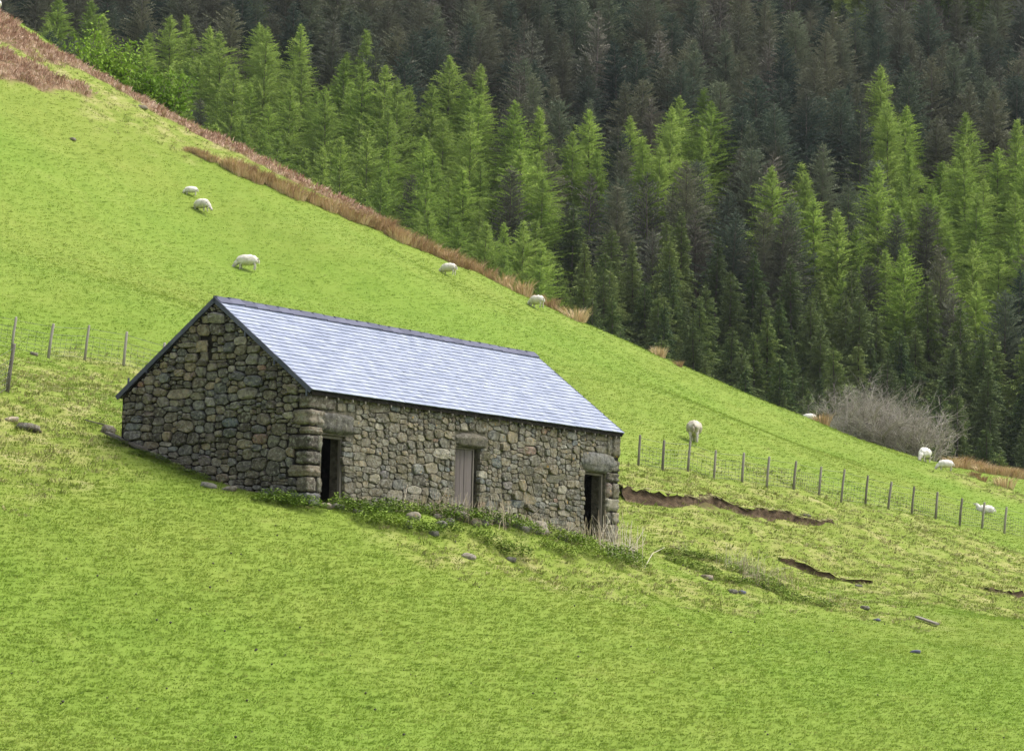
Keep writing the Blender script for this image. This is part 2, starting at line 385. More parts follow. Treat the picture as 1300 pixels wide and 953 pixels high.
def scar_s(sc_, x, y):                               # distance to the scar line, sign towards the valley, and its height there
    P = sc_['pts']; best = np.full(np.shape(x), 1e9); sg = np.zeros(np.shape(x)); hh = np.zeros(np.shape(x))
    for a, b in zip(P[:-1], P[1:]):
        d = b[:2]-a[:2]; L2 = d@d; t = np.clip(((x-a[0])*d[0] + (y-a[1])*d[1])/L2, 0, 1)
        dx = x-(a[0]+t*d[0]); dy = y-(a[1]+t*d[1]); D = np.hypot(dx, dy); side = np.sign(d[1]*dx - d[0]*dy)
        m = D < best; best = np.where(m, D, best); sg = np.where(m, side, sg); hh = np.where(m, a[2]+t*(b[2]-a[2]), hh)
        ends = (t > 0) & (t < 1)
    endd = np.minimum(np.hypot(x-P[0,0], y-P[0,1]), np.hypot(x-P[-1,0], y-P[-1,1]))
    return best*sg, hh
MOUND = [(*hit(u, v)[:2], r, h) for u, v, r, h in [(480,668,1.2,.20),(520,672,.8,.2),(555,678,1.0,.32),(600,682,1.1,.36),(650,690,1.0,.34),(700,698,1.2,.26),(900,722,2,.18),(960,735,2,.2),(760,712,1.5,.15)]]
def ground_z(x, y, detail=True):
    x = np.asarray(x, float); y = np.asarray(y, float)
    z = smooth_z(x, y)
    bx, by = barn_xy(x, y)
    near = sstep(1.2, 3.0, np.maximum(np.maximum(-bx, bx-WL), np.maximum(-by, by-WW)))
    if detail:
        rg = field(RA, x, y)
        a = .045 + .20*rg
        far = 1 - sstep(175, 200, y)
        nz = (fbm(x*.9, y*.55, 3, 3)-.5)*2*a + (vnoise(x*2.3, y*1.5, 9)-.5)*.5*a + (fbm(x*.16, y*.12, 5, 2)-.5)*.35
        z = z + nz*far*(.25+.75*near)
    for mx, my, r, h in MOUND: z = z + h*np.exp(-((x-mx)**2+(y-my)**2)/(r*r))
    for sc_ in SCARS:
        s, h = scar_s(sc_, x, y)
        k = np.where(s > -.35, h*1.1*sstep(-.35, .0, s)*np.exp(-np.maximum(s-.3, 0)/1.3), 0)
        z = z - np.where(np.abs(s) < 12, k, 0)
    # level floor inside the barn
    fx = BO[0] + LV[0]*bx; fy = BO[1] + LV[1]*bx
    inside = (bx > .2) & (bx < WL-.2) & (by > .25) & (by < WW-.25)
    if np.any(inside):
        z = np.where(inside, smooth_z(np.where(inside, fx, 0), np.where(inside, fy, 100)) - .05, z)
    return z
def gz(x, y): return float(ground_z(np.array([x]), np.array([y]))[0])
def place(u, v, dz=0.0):
    p = hit(u, v); return Vector((p[0], p[1], gz(p[0], p[1]) + dz))

# ------------------------------------------------------------------ ground sheet
def build_ground():
    xs = np.concatenate([[-700,-450,-300,-200,-140,-100,-75], np.arange(-60,-34,2.0), np.arange(-34, 44, .32), np.arange(44,62,2.0), [75,100,140,200,300,450,700]])
    ys = np.concatenate([[-60,-30,0,20,30,38], np.arange(43, 166, .34), np.arange(166, 200, 1.5), np.arange(200, 460, 6.0), [470,500,550,650,800]])
    X, Y = np.meshgrid(xs, ys); Z = ground_z(X, Y)
    # the far slope rounds off into a plateau beyond the wood
    Z = np.where(Y > 430, forest_z(X, 430) + (Y-430)*.12, Z)
    V = np.stack([X, Y, Z], -1).reshape(-1, 3); ny, nx = X.shape
    i = np.arange(ny*nx).reshape(ny, nx)
    Fq = np.stack([i[:-1,:-1], i[:-1,1:], i[1:,1:], i[1:,:-1]], -1).reshape(-1, 4)
    me = bpy.data.meshes.new('hillside')
    me.vertices.add(len(V)); me.vertices.foreach_set('co', V.ravel())
    me.loops.add(Fq.size); me.loops.foreach_set('vertex_index', Fq.ravel().astype(np.int32))
    me.polygons.add(len(Fq)); me.polygons.foreach_set('loop_start', np.arange(0, Fq.size, 4, dtype=np.int32))
    me.polygons.foreach_set('use_smooth', [True]*len(Fq)); me.update(); me.validate()
    me.materials.append(M['ground'])
    def at(name, arr):
        a = me.attributes.new(name, 'FLOAT', 'POINT'); a.data.foreach_set('value', np.asarray(arr, np.float32).ravel())
    jit = (fbm(X*.7, Y*.45, 21, 3)-.5)
    rough = np.clip(field(RA, X, Y)*1.5 + jit*1.1 - .25, 0, 1)
    brack = sstep(.34, .56, field(BA, X, Y) + jit*.7)
    bx, by = barn_xy(X, Y); inside = (bx > -.05) & (bx < WL+.05) & (by > -.1) & (by < WW+.1)
    soil = np.where(inside, 1.0, 0.0)
    for sc_ in SCARS:
        s, h = scar_s(sc_, X, Y); soil = np.maximum(soil, np.where((s > -.3) & (s < .12) & (h > .10), .8, 0))
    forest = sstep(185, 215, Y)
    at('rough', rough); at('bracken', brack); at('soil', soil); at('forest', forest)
    g = link('hillside', me, kind='structure'); g['label'] = 'green sheep pasture sloping down to the right, wood beyond'
    return g, X, Y, Z, rough, brack, soil
ground, GX, GY, GZ, ROUGHA, BRACKA, SOILA = build_ground()

# ------------------------------------------------------------------ scattered ground cover (nobody could count it)
def scatter(name, label, cat, dens, sources, smin, smax, seed, ymax=168):
    """carrier mesh = the visible pasture; geometry nodes put a tuft on each point"""
    ny, nx = GX.shape
    keep = np.zeros((ny-1, nx-1), bool)
    Yc = GY[:-1,:-1]; Xc = GX[:-1,:-1]
    keep = (Yc >= 43) & (Yc < ymax) & (np.abs(Xc) < .205*Yc + 4) & (np.abs(Xc) < 43)
    dc = (dens[:-1,:-1] + dens[1:,1:])*.5
    keep &= dc > 0.01
    i = np.arange(ny*nx).reshape(ny, nx)
    Fq = np.stack([i[:-1,:-1], i[:-1,1:], i[1:,1:], i[1:,:-1]], -1)[keep]
    used, inv = np.unique(Fq, return_inverse=True); Fq = inv.reshape(-1, 4)
    V = np.stack([GX.ravel()[used], GY.ravel()[used], GZ.ravel()[used]], -1)
    me = bpy.data.meshes.new(name)
    me.vertices.add(len(V)); me.vertices.foreach_set('co', V.ravel())
    me.loops.add(Fq.size); me.loops.foreach_set('vertex_index', Fq.ravel().astype(np.int32))
    me.polygons.add(len(Fq)); me.polygons.foreach_set('loop_start', np.arange(0, Fq.size, 4, dtype=np.int32)); me.update()
    a = me.attributes.new('dens', 'FLOAT', 'POINT'); a.data.foreach_set('value', dens.ravel()[used].astype(np.float32))
    o = link(name, me); tag(o, label, cat, kind='stuff')
    col = bpy.data.collections.new(name + '_sources')
    for k, sm in enumerate(sources):
        s = bpy.data.objects.new(name + '_tuft', sm); col.objects.link(s)
    ng = bpy.data.node_groups.new(name, 'GeometryNodeTree')
    ng.interface.new_socket('Geometry', in_out='INPUT', socket_type='NodeSocketGeometry'); ng.interface.new_socket('Geometry', in_out='OUTPUT', socket_type='NodeSocketGeometry')
    n = ng.nodes; L = ng.links.new
    gi = n.new('NodeGroupInput'); go = n.new('NodeGroupOutput')
    dp = n.new('GeometryNodeDistributePointsOnFaces'); dp.distribute_method = 'RANDOM'; dp.inputs['Seed'].default_value = seed
    na = n.new('GeometryNodeInputNamedAttribute'); na.data_type = 'FLOAT'; na.inputs['Name'].default_value = 'dens'
    ci = n.new('GeometryNodeCollectionInfo'); ci.inputs['Collection'].default_value = col; ci.inputs['Separate Children'].default_value = True; ci.inputs['Reset Children'].default_value = True
    ip = n.new('GeometryNodeInstanceOnPoints'); ip.inputs['Pick Instance'].default_value = True
    rv = n.new('FunctionNodeRandomValue'); rv.data_type = 'FLOAT_VECTOR'; rv.inputs[0].default_value = (-.12, -.12, 0); rv.inputs[1].default_value = (.12, .12, 6.283); rv.inputs['Seed'].default_value = seed+1
    rs = n.new('FunctionNodeRandomValue'); rs.data_type = 'FLOAT'; rs.inputs[2].default_value = smin; rs.inputs[3].default_value = smax; rs.inputs['Seed'].default_value = seed+2
    L(gi.outputs[0], dp.inputs['Mesh']); L(na.outputs['Attribute'], dp.inputs['Density']); L(dp.outputs['Points'], ip.inputs['Points'])
    L(ci.outputs[0], ip.inputs['Instance']); L(rv.outputs[0], ip.inputs['Rotation']); L(rs.outputs[1], ip.inputs['Scale']); L(ip.outputs[0], go.inputs[0])
    md = o.modifiers.new('scatter', 'NODES'); md.node_group = ng
    return o
def tuft(seed, n, h, spread, w, lean=.5, mat=None, kink=False):
    r = random.Random(seed); b = MB()
    for k in range(n):
        a = r.uniform(0, 6.28); d = spread*math.sqrt(r.random()); x, y = d*math.cos(a), d*math.sin(a)
        a2 = a + r.uniform(-1, 1); hh = h*r.uniform(.5, 1.15); ln = lean*hh*r.uniform(.3, 1.3)
        tx, ty = x + ln*math.cos(a2), y + ln*math.sin(a2); p = r.uniform(0, 3.14); wx, wy = w*math.cos(p), w*math.sin(p)
        if kink:
            mx, my = x + ln*.35*math.cos(a2), y + ln*.35*math.sin(a2)
            b.add([(x-wx,y-wy,-.02),(x+wx,y+wy,-.02),(mx+wx*.8,my+wy*.8,hh*.6),(mx-wx*.8,my-wy*.8,hh*.6),(tx,ty,hh)], [(0,1,2,3),(3,2,4)])
        else:
            b.add([(x-wx,y-wy,-.02),(x+wx,y+wy,-.02),(tx,ty,hh)], [(0,1,2)])
    return b.build('tuft', mat)
def ground_cover():
    bx, by = barn_xy(GX, GY)
    clear = 1.0 - ((bx > -.15) & (bx < WL+.15) & (by > -.1) & (by < WW+.15)).astype(float)
    base = np.interp(GY, [43, 60, 80, 110, 160], [75, 58, 34, 18, 10])
    base = base*clear*(1-SOILA)*(1-.9*BRACKA)
    scatter('pasture_grass', 'short bright green grazed grass over the whole hillside', 'grass', base*(1-.45*ROUGHA),
            [tuft(k, 20, .024, .17, .014, 2.8, M['grass']) for k in range(6)], .5, 1.35, 3)
    scatter('rough_grass', 'tussocky olive and straw coloured grass on the rough banks', 'rough grass', np.clip(ROUGHA-.12, 0, 1)*clear*(1-SOILA)*np.interp(GY, [60, 100, 160], [13, 8, 4]),
            [tuft(20+k, 18, .09, .16, .010, 1.7, M['rough_grass'], True) for k in range(5)], .5, 1.3, 5)
    scatter('dead_bracken', 'reddish brown dead bracken along the top of the hill', 'bracken', BRACKA*9*(GY > 100),
            [tuft(40+k, 22, .20, .25, .022, 1.1, M['bracken'], True) for k in range(4)], .6, 1.4, 7)
    # droppings and dark specks on the near pasture: one joined mesh
    b = MB(); r = random.Random(5)
    for k in range(520):
        y = r.uniform(46, 70)+ (r.random()**2)*40; x = r.uniform(-.2, .2)*y*1.02
        if fbm(x*.3, y*.3, 77, 2) < .44: continue
        p, q = barn_xy(x, y)
        if -1 < p < WL+1 and -1.2 < q < WW+1: continue
        s = r.uniform(.014, .036); z = gz(x, y) + .035
        b.add([(x-s,y,z),(x,y-s*.8,z),(x+s,y,z),(x,y+s*.8,z),(x,y,z+s*.8),(x,y,z-s)], [(0,1,4),(1,2,4),(2,3,4),(3,0,4),(1,0,5),(2,1,5),(3,2,5),(0,3,5)])
    tag(link('sheep_droppings', b.build('sheep_droppings', M['dropping'])), 'small dark sheep droppings scattered over the near grass', 'droppings', kind='stuff')
ground_cover()

# ------------------------------------------------------------------ the stone barn
def superbox(c, half, seed, p=4.5, jit=.04, n=4):
    """rounded block of stone: verts, faces round centre c"""
    r = random.Random(seed); off = [r.uniform(0, 50) for _ in range(3)]
    vid = {}; vs = []; fs = []
    def vert(q):
        k = tuple(round(a, 4) for a in q)
        if k not in vid:
            d = np.array(q); m = (np.abs(d)**p).sum()**(1/p); d = d/m
            m2 = 1 + jit*math.sin(d[0]*5+off[0])*math.cos(d[1]*4+off[1]) + jit*math.sin(d[2]*6+off[2]) + r.uniform(-jit, jit)*.6
            vid[k] = len(vs); vs.append(tuple(np.array(c) + d*m2*np.array(half)))
        return vid[k]
    g = np.linspace(-1, 1, n)
    for ax in range(3):
        for sg in (-1, 1):
            for i in range(n-1):
                for j in range(n-1):
                    q = []
                    for (a, b) in ((i,j),(i+1,j),(i+1,j+1),(i,j+1)):
                        e = [0,0,0]; e[ax] = sg; e[(ax+1)%3] = g[a]; e[(ax+2)%3] = g[b]; q.append(vert(e))
                    fs.append(q if sg > 0 else q[::-1])
    return vs, fs
def pack(w, z0, z1, blocked, seed, cw, ch, sizes, fill=.9):
    r = random.Random(seed); nx = int(w/cw); nz = int((z1-z0)/ch)
    occ = np.zeros((nz, nx), bool)
    for j in range(nz):
        for i in range(nx):
            if blocked((i+.5)*cw, z0+(j+.5)*ch): occ[j, i] = True
    outl = []
    tot = [s[2] for s in sizes]
    for j in range(nz):
        i = 0
        while i < nx:
            if occ[j, i]: i += 1; continue
            run = 0
            while i+run < nx and not occ[j, i+run]: run += 1
            ok = None
            for t in range(8):
                a, b, _ = r.choices(sizes, tot)[0]
                if run-a == 1: a += 1
                if i+a <= nx and j+b <= nz and not occ[j:j+b, i:i+a].any(): ok = (a, b); break
            if ok is None:
                for a, b in ((3,3),(3,2),(2,2),(3,1),(2,1),(1,2),(1,1)):
                    if i+a <= nx and j+b <= nz and not occ[j:j+b, i:i+a].any(): ok = (a, b); break
            a, b = ok; occ[j:j+b, i:i+a] = True
            if r.random() < fill or a*b > 3: outl.append((i*cw, z0+j*ch, a*cw, b*ch))
            i += a
    return outl
def interlock(rects, seed, jitter=.16):
    """turns the packed rectangles into convex polygons that fit one another like laid stones"""
    r = random.Random(seed); Cn = []
    for (x, z, w, h) in rects: Cn.append((x+w/2 + r.uniform(-jitter, jitter)*min(w, .35), z+h/2 + r.uniform(-jitter, jitter)*min(h, .3), w/2, h/2))
    A = np.array(Cn); out = []
    for i, (cx, cz, hw, hh) in enumerate(Cn):
        near = np.where((np.abs(A[:,0]-cx) < A[:,2]+hw+.12) & (np.abs(A[:,1]-cz) < A[:,3]+hh+.10))[0]
        poly = [(cx-hw*1.12-.012, cz-hh*1.12-.012), (cx+hw*1.12+.012, cz-hh*1.12-.012), (cx+hw*1.12+.012, cz+hh*1.12+.012), (cx-hw*1.12-.012, cz+hh*1.12+.012)]
        k = r.uniform(.0, .5)*min(hw, hh); k2 = r.uniform(.0, .5)*min(hw, hh)
        cuts = [(cx+hw*1.1, cz+hh*1.1, 1, 1, k), (cx-hw*1.1, cz+hh*1.1, -1, 1, k2)]
        planes = [((px-k_*sx*.5, pz-k_*sz*.5), (sx*r.uniform(.5,1), sz)) for px, pz, sx, sz, k_ in cuts]
        for j in near:
            if j == i: continue
            dx, dz = A[j,0]-cx, A[j,1]-cz
            nx_, nz_ = dx/(hw+A[j,2])**2, dz/(hh+A[j,3])**2; l = math.hypot(nx_, nz_)
            if l < 1e-6: continue
            nx_, nz_ = nx_/l, nz_/l; si = abs(nx_)*hw + abs(nz_)*hh; sj = abs(nx_)*A[j,2] + abs(nz_)*A[j,3]; t = si/(si+sj)
            planes.append(((cx+dx*t, cz+dz*t), (nx_, nz_)))
        for (px, pz), (nx_, nz_) in planes:
            new = []
            for q in range(len(poly)):
                p0, p1 = poly[q], poly[(q+1) % len(poly)]
                d0 = (p0[0]-px)*nx_ + (p0[1]-pz)*nz_; d1 = (p1[0]-px)*nx_ + (p1[1]-pz)*nz_
                if d0 <= 0: new.append(p0)
                if (d0 < 0) != (d1 < 0): t = d0/(d0-d1); new.append((p0[0]+(p1[0]-p0[0])*t, p0[1]+(p1[1]-p0[1])*t))
            poly = new
            if len(poly) < 3: break
        out.append(poly if len(poly) >= 3 else None)
    return out
def stone_geo(poly, seed, bulge, joint, warp):
    """interlocking rounded stone; returns centre, verts in (across, out, up) round it, faces"""
    r = random.Random(seed)
    def wp(X, Z): return (X + warp*(float(vnoise(np.array(X*1.3), np.array(Z*1.7), 5))-.5)*2, Z + warp*(float(vnoise(np.array(X*1.1+9), np.array(Z*1.5), 8))-.5)*2)
    P = [wp(*p) for p in poly]
    Q = []
    for i in range(len(P)):                          # merge near-coincident corners
        if math.hypot(P[i][0]-P[i-1][0], P[i][1]-P[i-1][1]) > .035: Q.append(P[i])
    if len(Q) < 3: return None
    c1 = r.uniform(.12, .24); S = []
    for i in range(len(Q)):
        a, b = Q[i], Q[(i+1) % len(Q)]; S.append((a[0]+(b[0]-a[0])*c1, a[1]+(b[1]-a[1])*c1)); S.append((b[0]+(a[0]-b[0])*c1, b[1]+(a[1]-b[1])*c1))
    n = len(S); cx = sum(p[0] for p in S)/n; cz = sum(p[1] for p in S)/n
    R_ = sum(math.hypot(p[0]-cx, p[1]-cz) for p in S)/n
    if R_ < .022: return None
    k = max(.6, 1-joint/R_); tx, tz = r.gauss(0, .10), r.gauss(0, .08)      # the face leans a little
    vs = []; f1 = r.uniform(.6, .95); f2 = r.uniform(.62, .84)
    for (sc, dp) in ((1.0, None), (r.uniform(.94, .98), f1), (f2, 1.0)):
        for (x, z) in S:
            x0, z0 = (x-cx)*k*sc, (z-cz)*k*sc
            d = -.07 if dp is None else max(.004, bulge*dp*(1+r.uniform(-.22, .22)) + x0*tx + z0*tz)
            vs.append((x0 + (0 if dp is None else r.uniform(-.006,.006)), d, z0 + (0 if dp is None else r.uniform(-.005,.005))))
    vs.append((r.uniform(-.15,.15)*R_, bulge*r.uniform(.95, 1.15), r.uniform(-.1,.15)*R_))
    fs = [(a*n+q, a*n+(q+1)%n, (a+1)*n+(q+1)%n, (a+1)*n+q) for a in (0,1) for q in range(n)] + [(2*n+q, 2*n+(q+1)%n, 3*n) for q in range(n)]
    return (cx, cz), vs, fs, R_
def build_barn():
    barn = thing('stone_barn', BO, 'old drystone barn with pale slate roof and three doorways on the green slope', 'barn', rz=math.pi/2-TH)
    def gl(x, y):                                    # ground height in barn coordinates
        p = BO + LV*x + GV*y; return float(smooth_z(np.array([p[0]]), np.array([p[1]]))[0]) - BO[2]
    # openings measured on the long wall
    doors = []
    for (u0, vt, u1, vb) in ((409, 551, 439, 641), (579, 566, 610, 656), (742.5, 598, 769, 683)):
        x0, zt = front(u0, vt); x1, _ = front(u1, vt+5); _, zb = front((u0+u1)/2, vb); doors.append((x0, x1, zb, zt))
    T = .5
    # --- cores of the four walls
    b = MB(); g0 = -1.3
    def prism(x0, x1, b):
        pts = [(0, g0), (WW, g0), (WW, EH+.02), (WW/2, EH+.02+SLOPE*WW/2), (0, EH+.02)]
        vs = [(x0, y, z) for y, z in pts] + [(x1, y, z) for y, z in pts]
        b.add(vs, [(0,1,2,3,4)[::-1], (5,6,7,8,9)] + [(i, (i+1)%5, 5+(i+1)%5, 5+i) for i in range(5)])
    prism(.0, T, b); gw = link('gable_wall', b.build('gable_wall', M['joint_dark']), barn)
    b = MB(); prism(WL-T, WL, b); link('far_gable_wall', b.build('far_gable_wall', M['joint_dark']), barn)
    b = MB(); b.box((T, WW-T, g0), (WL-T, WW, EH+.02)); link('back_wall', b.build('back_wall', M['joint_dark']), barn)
    b = MB(); xs = [.0+T*.0]; cur = .3
    cur = T+.002
    for (x0, x1, zb, zt) in doors:
        if x0 > cur: b.box((cur, .012, g0), (x0, T, EH+.03))
        b.box((x0, .012, zt), (x1, T, EH+.03)); b.box((x0, .012, g0), (x1, T, zb-.03)); cur = x1
    b.box((cur, .012, g0), (WL-T-.002, T, EH+.03))
    fw = link('front_wall', b.build('front_wall', M['mortar']), barn)
    # --- big corner stones, lintels
    rr = random.Random(4); blocks_f = []; blocks_g = []                 # rectangles taken from the rubble: (a0,a1,z0,z1)
    def block(name, x0, x1, y0, y1, z0, z1, par, seed, mat, p=5.5):
        c = ((x0+x1)/2, (y0+y1)/2, (z0+z1)/2); h = ((x1-x0)/2, (y1-y0)/2, (z1-z0)/2)
        vs, fs = superbox((0,0,0), h, seed, p+1.5, .06, 7)
        return link(name, mesh(name, vs, fs, [M[mat]], smooth=True), par, c)
    dx = doors[0][0]; vq = [497, 518, 541, 551, 571, 590, 605, 624, 644, 664]
    zq = [front(396, v)[1] for v in vq]; zq[0] = EH-.06
    for i in range(len(zq)-1):
        z1, z0 = zq[i], zq[i+1]
        xl = (1.15, .62, dx-.03, dx*.6, dx-.03, dx*.95, dx*.62, dx-.03, dx-.03)[i]; yl = (.34, .52, .30, .62, .36, .66, .34, .58, .5)[i]
        block('quoin', -.05-rr.uniform(0,.035), xl, -.045-rr.uniform(0,.03), yl, z0+.012, z1-.012, fw, 100+i, 'stone_gable')
        blocks_f.append((-1, xl+.02, z0, z1)); blocks_g.append((-1, yl+.01, z0, z1))
        if i in (3, 6): block('quoin', xl+.02, dx-.02, -.06, .4, z0+.012, z1-.012, fw, 140+i, 'stone_front'); blocks_f.append((0, dx, z0, z1))
    d3 = doors[2][1]; vq = [549, 583, 600, 613, 633, 650, 666, 690]
    zq = [front(780, v)[1] for v in vq]; zq[0] = EH-.06
    for i in range(len(zq)-1):
        z1, z0 = zq[i], zq[i+1]; sp = (.45, 0, 0, .5, 0, .5, .0)[i]
        L = WL-d3
        if sp:
            block('quoin', d3+.02, d3+L*sp-.015, -.05, .4, z0+.012, z1-.012, fw, 160+i, 'stone_front'); block('quoin', d3+L*sp+.015, WL+.05, -.06, .4, z0+.012, z1-.012, fw, 170+i, 'stone_front')
        else: block('quoin', d3+.02 if i else d3+.3, WL+.05, -.06, .4, z0+.012, z1-.012, fw, 160+i, 'stone_front')
        blocks_f.append((d3 if i else d3+.28, WL+1, z0, z1))
    for k, (ua, va, ub, vb) in enumerate(((402, 520, 451, 549), (578, 546, 619, 565), (738, 571, 782, 597))):
        xa, _ = front(ua, (va+vb)/2); xb, _ = front(ub, (va+vb)/2); zt_, = [doors[k][3]]; z1 = front((ua+ub)/2, va+1)[1]
        zt = doors[k][3] + .015
        block('lintel', xa, xb, -.10, .34, zt, z1-.06, fw, 200+k, 'stone_lintel', 2.0); blocks_f.append((xa-.02, xb+.02, zt-.05, z1+.01))
    # --- the rubble of both faces
    gtab = [gl(0, y) for y in np.linspace(0, WW, 14)]; ftab = [gl(x, 0) for x in np.linspace(0, WL, 14)]
    slot = gable(264.5, 457), gable(268.5, 428)
    def bg(y, z):
        if z < np.interp(y, np.linspace(0, WW, 14), gtab) - .22: return True
        if z > EH - .07 + SLOPE*(min(y, WW-y)) : return True
        if slot[1][0]-.05 <= y <= slot[0][0]+.38 and slot[0][1] <= z <= slot[1][1]: return True
        return any(a <= y <= c and e <= z <= f for a, c, e, f in blocks_g)
    def bf(x, z):
        if z < np.interp(x, np.linspace(0, WL, 14), ftab) - .22 or z > EH-.05: return True
        for x0, x1, zb, zt in doors:
            if x0-.02 <= x <= x1+.02 and z < zt: return True
        return any(a <= x <= c and e <= z <= f for a, c, e, f in blocks_f)
    SG = [(7,5,1.0),(8,6,.35),(6,5,1.1),(6,4,1.6),(5,4,2.2),(5,3,2.2),(4,4,1.2),(4,3,2.2),(7,3,1.1),(8,2,1.0),(5,2,1.4),(3,3,1.3),(3,2,1.2),(9,1,.5),(6,1,.6),(10,4,.25)]
    SF = [(7,5,.7),(6,5,1.0),(6,4,1.6),(5,4,1.8),(5,5,.7),(4,3,2.2),(7,3,1.2),(8,5,.3),(4,4,1.4),(9,3,.5),(3,3,2.0),(5,2,1.6),(3,2,1.8),(2,2,1.2),(6,2,.9)]
    cand = []
    for face, rects in (('g', pack(WW, -1.0, EH+SLOPE*WW/2+.2, bg, 21, .082, .068, SG, .97)), ('f', pack(WL, -.9, EH, bf, 34, .100, .066, SF, .97))):
        for rc, poly in zip(rects, interlock(rects, 5)):
            if poly: cand.append((face, *rc, poly))
    px = lambda c: c[3]*c[4]*(37*49 if c[0] == 'g' else 24*45)
    cand.sort(key=px, reverse=True)
    rest = {'g': MB(), 'f': MB()}; nst = 0
    for k, (face, x, z, w_, h_, poly) in enumerate(cand):
        rr.seed(k*3+1); bulge = rr.uniform(.04, .15) if face == 'g' else rr.uniform(.012, .06)
        bulge *= min(1, .45 + h_*2)
        sg_ = stone_geo(poly, k, bulge, rr.uniform(.006, .02) if face == 'g' else rr.uniform(.006, .022), .07)
        if sg_ is None: continue
        (cx, cz), vs, fs, _ = sg_
        if face == 'g': vs2 = [(-o, a, c) for a, o, c in vs]; loc = (0, cx, cz)
        else: vs2 = [(a, -o, c) for a, o, c in vs]; loc = (cx, 0, cz); fs = [f[::-1] for f in fs]
        fs = [f[::-1] for f in fs]
        if nst < 275: link('stone', mesh('stone', vs2, fs, [M['stone_gable' if face == 'g' else 'stone_front']], smooth=False), gw if face == 'g' else fw, loc); nst += 1
        else: rest[face].add([(p[0]+loc[0], p[1]+loc[1], p[2]+loc[2]) for p in vs2], fs)
    for face, par, nm in (('g', gw, 'stone_gable'), ('f', fw, 'stone_front')):
        link('small_stones', rest[face].build('small_stones', M[nm], False), par, kind='stuff')
    # two flat blue slabs beside the slit
    for (u0, v0, u1, v1) in ((250, 432, 265, 447), (256, 447, 265, 459)):
        (ya, za), (yb, zb) = gable(u0, v1), gable(u1, v0)
        o = block('stone', -.075, .1, yb, ya, za, zb, gw, 301+v0, 'stone_gable', 8)
    # --- doors and frames
    for k, (x0, x1, zb, zt) in enumerate(doors):
        b = MB(); b.box((x0+.01, .10, zt-.075), (x1-.01, .19, zt-.004)); b.box((x1-.085, .102, zb-.05), (x1-.012, .188, zt-.078)); b.box((x0+.012, .102, zb-.05), (x0+.075, .188, zt-.078))
        if k != 1: link('door_frame', b.build('door_frame', M['timber']), barn)
        b2 = MB(); vs, fs = superbox(((x0+x1)/2, .1, zb-.06), ((x1-x0)/2+.05, .28, .055), 230+k, 7, .02, 4); b2.add(vs, fs); link('threshold', b2.build('threshold', M['stone_loose'], True), barn)
        if k == 1:
            xe, _ = front(603.5, 600)
            b = MB(); b.box((x0+.01, .10, zt-.06), (xe+.07, .19, zt-.004)); b.box((xe+.005, .102, zb-.05), (xe+.065, .188, zt-.063)); fr = link('door_frame', b.build('door_frame', M['timber']), barn)
            b = MB(); b.box((x0+.02, .16, zb+.35), (xe-.01, .19, zb+.45)); b.box((x0+.02, .16, zt-.45), (xe-.01, .19, zt-.35)); d = link('door', b.build('door', M['plank']), barn); d['label'] = 'closed grey plank door'
            n = 5; pw = (xe-x0-.03)/n
            for i in range(n):
                o = rr.uniform(0, .012); b = MB(); b.box((-pw/2+.005, .118+o, zb+rr.uniform(-.04,.06)), (pw/2-.005, .156+o, zt-.066)); link('plank', b.build('plank', M['plank']), d, (x0+.015+pw*(i+.5), 0, 0))
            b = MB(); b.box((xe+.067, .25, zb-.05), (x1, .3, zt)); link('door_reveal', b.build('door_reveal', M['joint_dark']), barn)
        if False:
            d = link('door', None, barn, (x1-.06, .22, 0), (0, 0, R(97))); d['label'] = 'plank door standing open inside'
            for i in range(5):
                b = MB(); b.box((.02+i*.17, -.02, zb+.02), (.18+i*.17, .015, zt-.1)); link('plank', b.build('plank', M['plank']), d)
    # --- roof: X along, s up the slope, out from the slope
    al = math.atan(SLOPE); S = np.array([0, math.cos(al), math.sin(al)]); NN = np.array([0, -math.sin(al), math.cos(al)])
    E0 = np.array([0, -.14, EH]); LS = BW/2/math.cos(al); X0, X1 = -.10, BL-.10
    S2 = S*np.array([1,-1,1]); N2 = NN*np.array([1,-1,1]); E2 = np.array([0, WW+.14, EH])
    b = MB()
    for (e, s, nn) in ((E0, S, NN), (E2, S2, N2)):
        c = e + s*LS/2 - nn*.055 + np.array([(X0+X1)/2, 0, 0]); b.obox(c, ((X1-X0)/2-.02, 0, 0), s*(LS/2-.02), nn*.03)
    roof = link('roof', b.build('roof', M['slate_dark']), barn)
    ex = .19; sw = .305; nrow = int(LS/ex)+1; rows = []
    for i in range(nrow):
        s0 = i*ex - .03; x = X0 - (sw*.5 if i % 2 else 0) + rr.uniform(-.02, .02)
        while x < X1:
            w_ = sw*rr.uniform(.93, 1.05); a, c = max(x, X0), min(x+w_, X1)
            if c-a > .05: rows.append((i, s0+rr.uniform(-.006, .006), a, c))
            x += w_
    rows.sort(key=lambda q: q[2] + q[1]*.6)
    jb = MB()
    for k, (i, s0, a, c) in enumerate(rows):
        s1 = min(s0+.34, LS-.02); lift = rr.uniform(-.002, .004); tw = rr.uniform(-.003, .003)
        def P(x, s, o): return E0 + S*s + NN*o + np.array([x, 0, 0])
        t = .019; f = .020 + lift; h = -.018
        vs = [P(a+.003,s0,f+tw-t),P(c-.003,s0,f-tw-t),P(c-.003,s1,h-t),P(a+.003,s1,h-t),P(a+.003,s0,f+tw),P(c-.003,s0,f-tw),P(c-.003,s1,h),P(a+.003,s1,h)]
        fc = [(0,3,2,1),(4,5,6,7),(0,1,5,4),(1,2,6,5),(2,3,7,6),(3,0,4,7)]
        if k < 298:
            ctr = P((a+c)/2, s0, 0); link('slate', mesh('slate', [v-ctr for v in vs], fc, [M['slate']]), roof, ctr)
        else: jb.add(vs, fc)
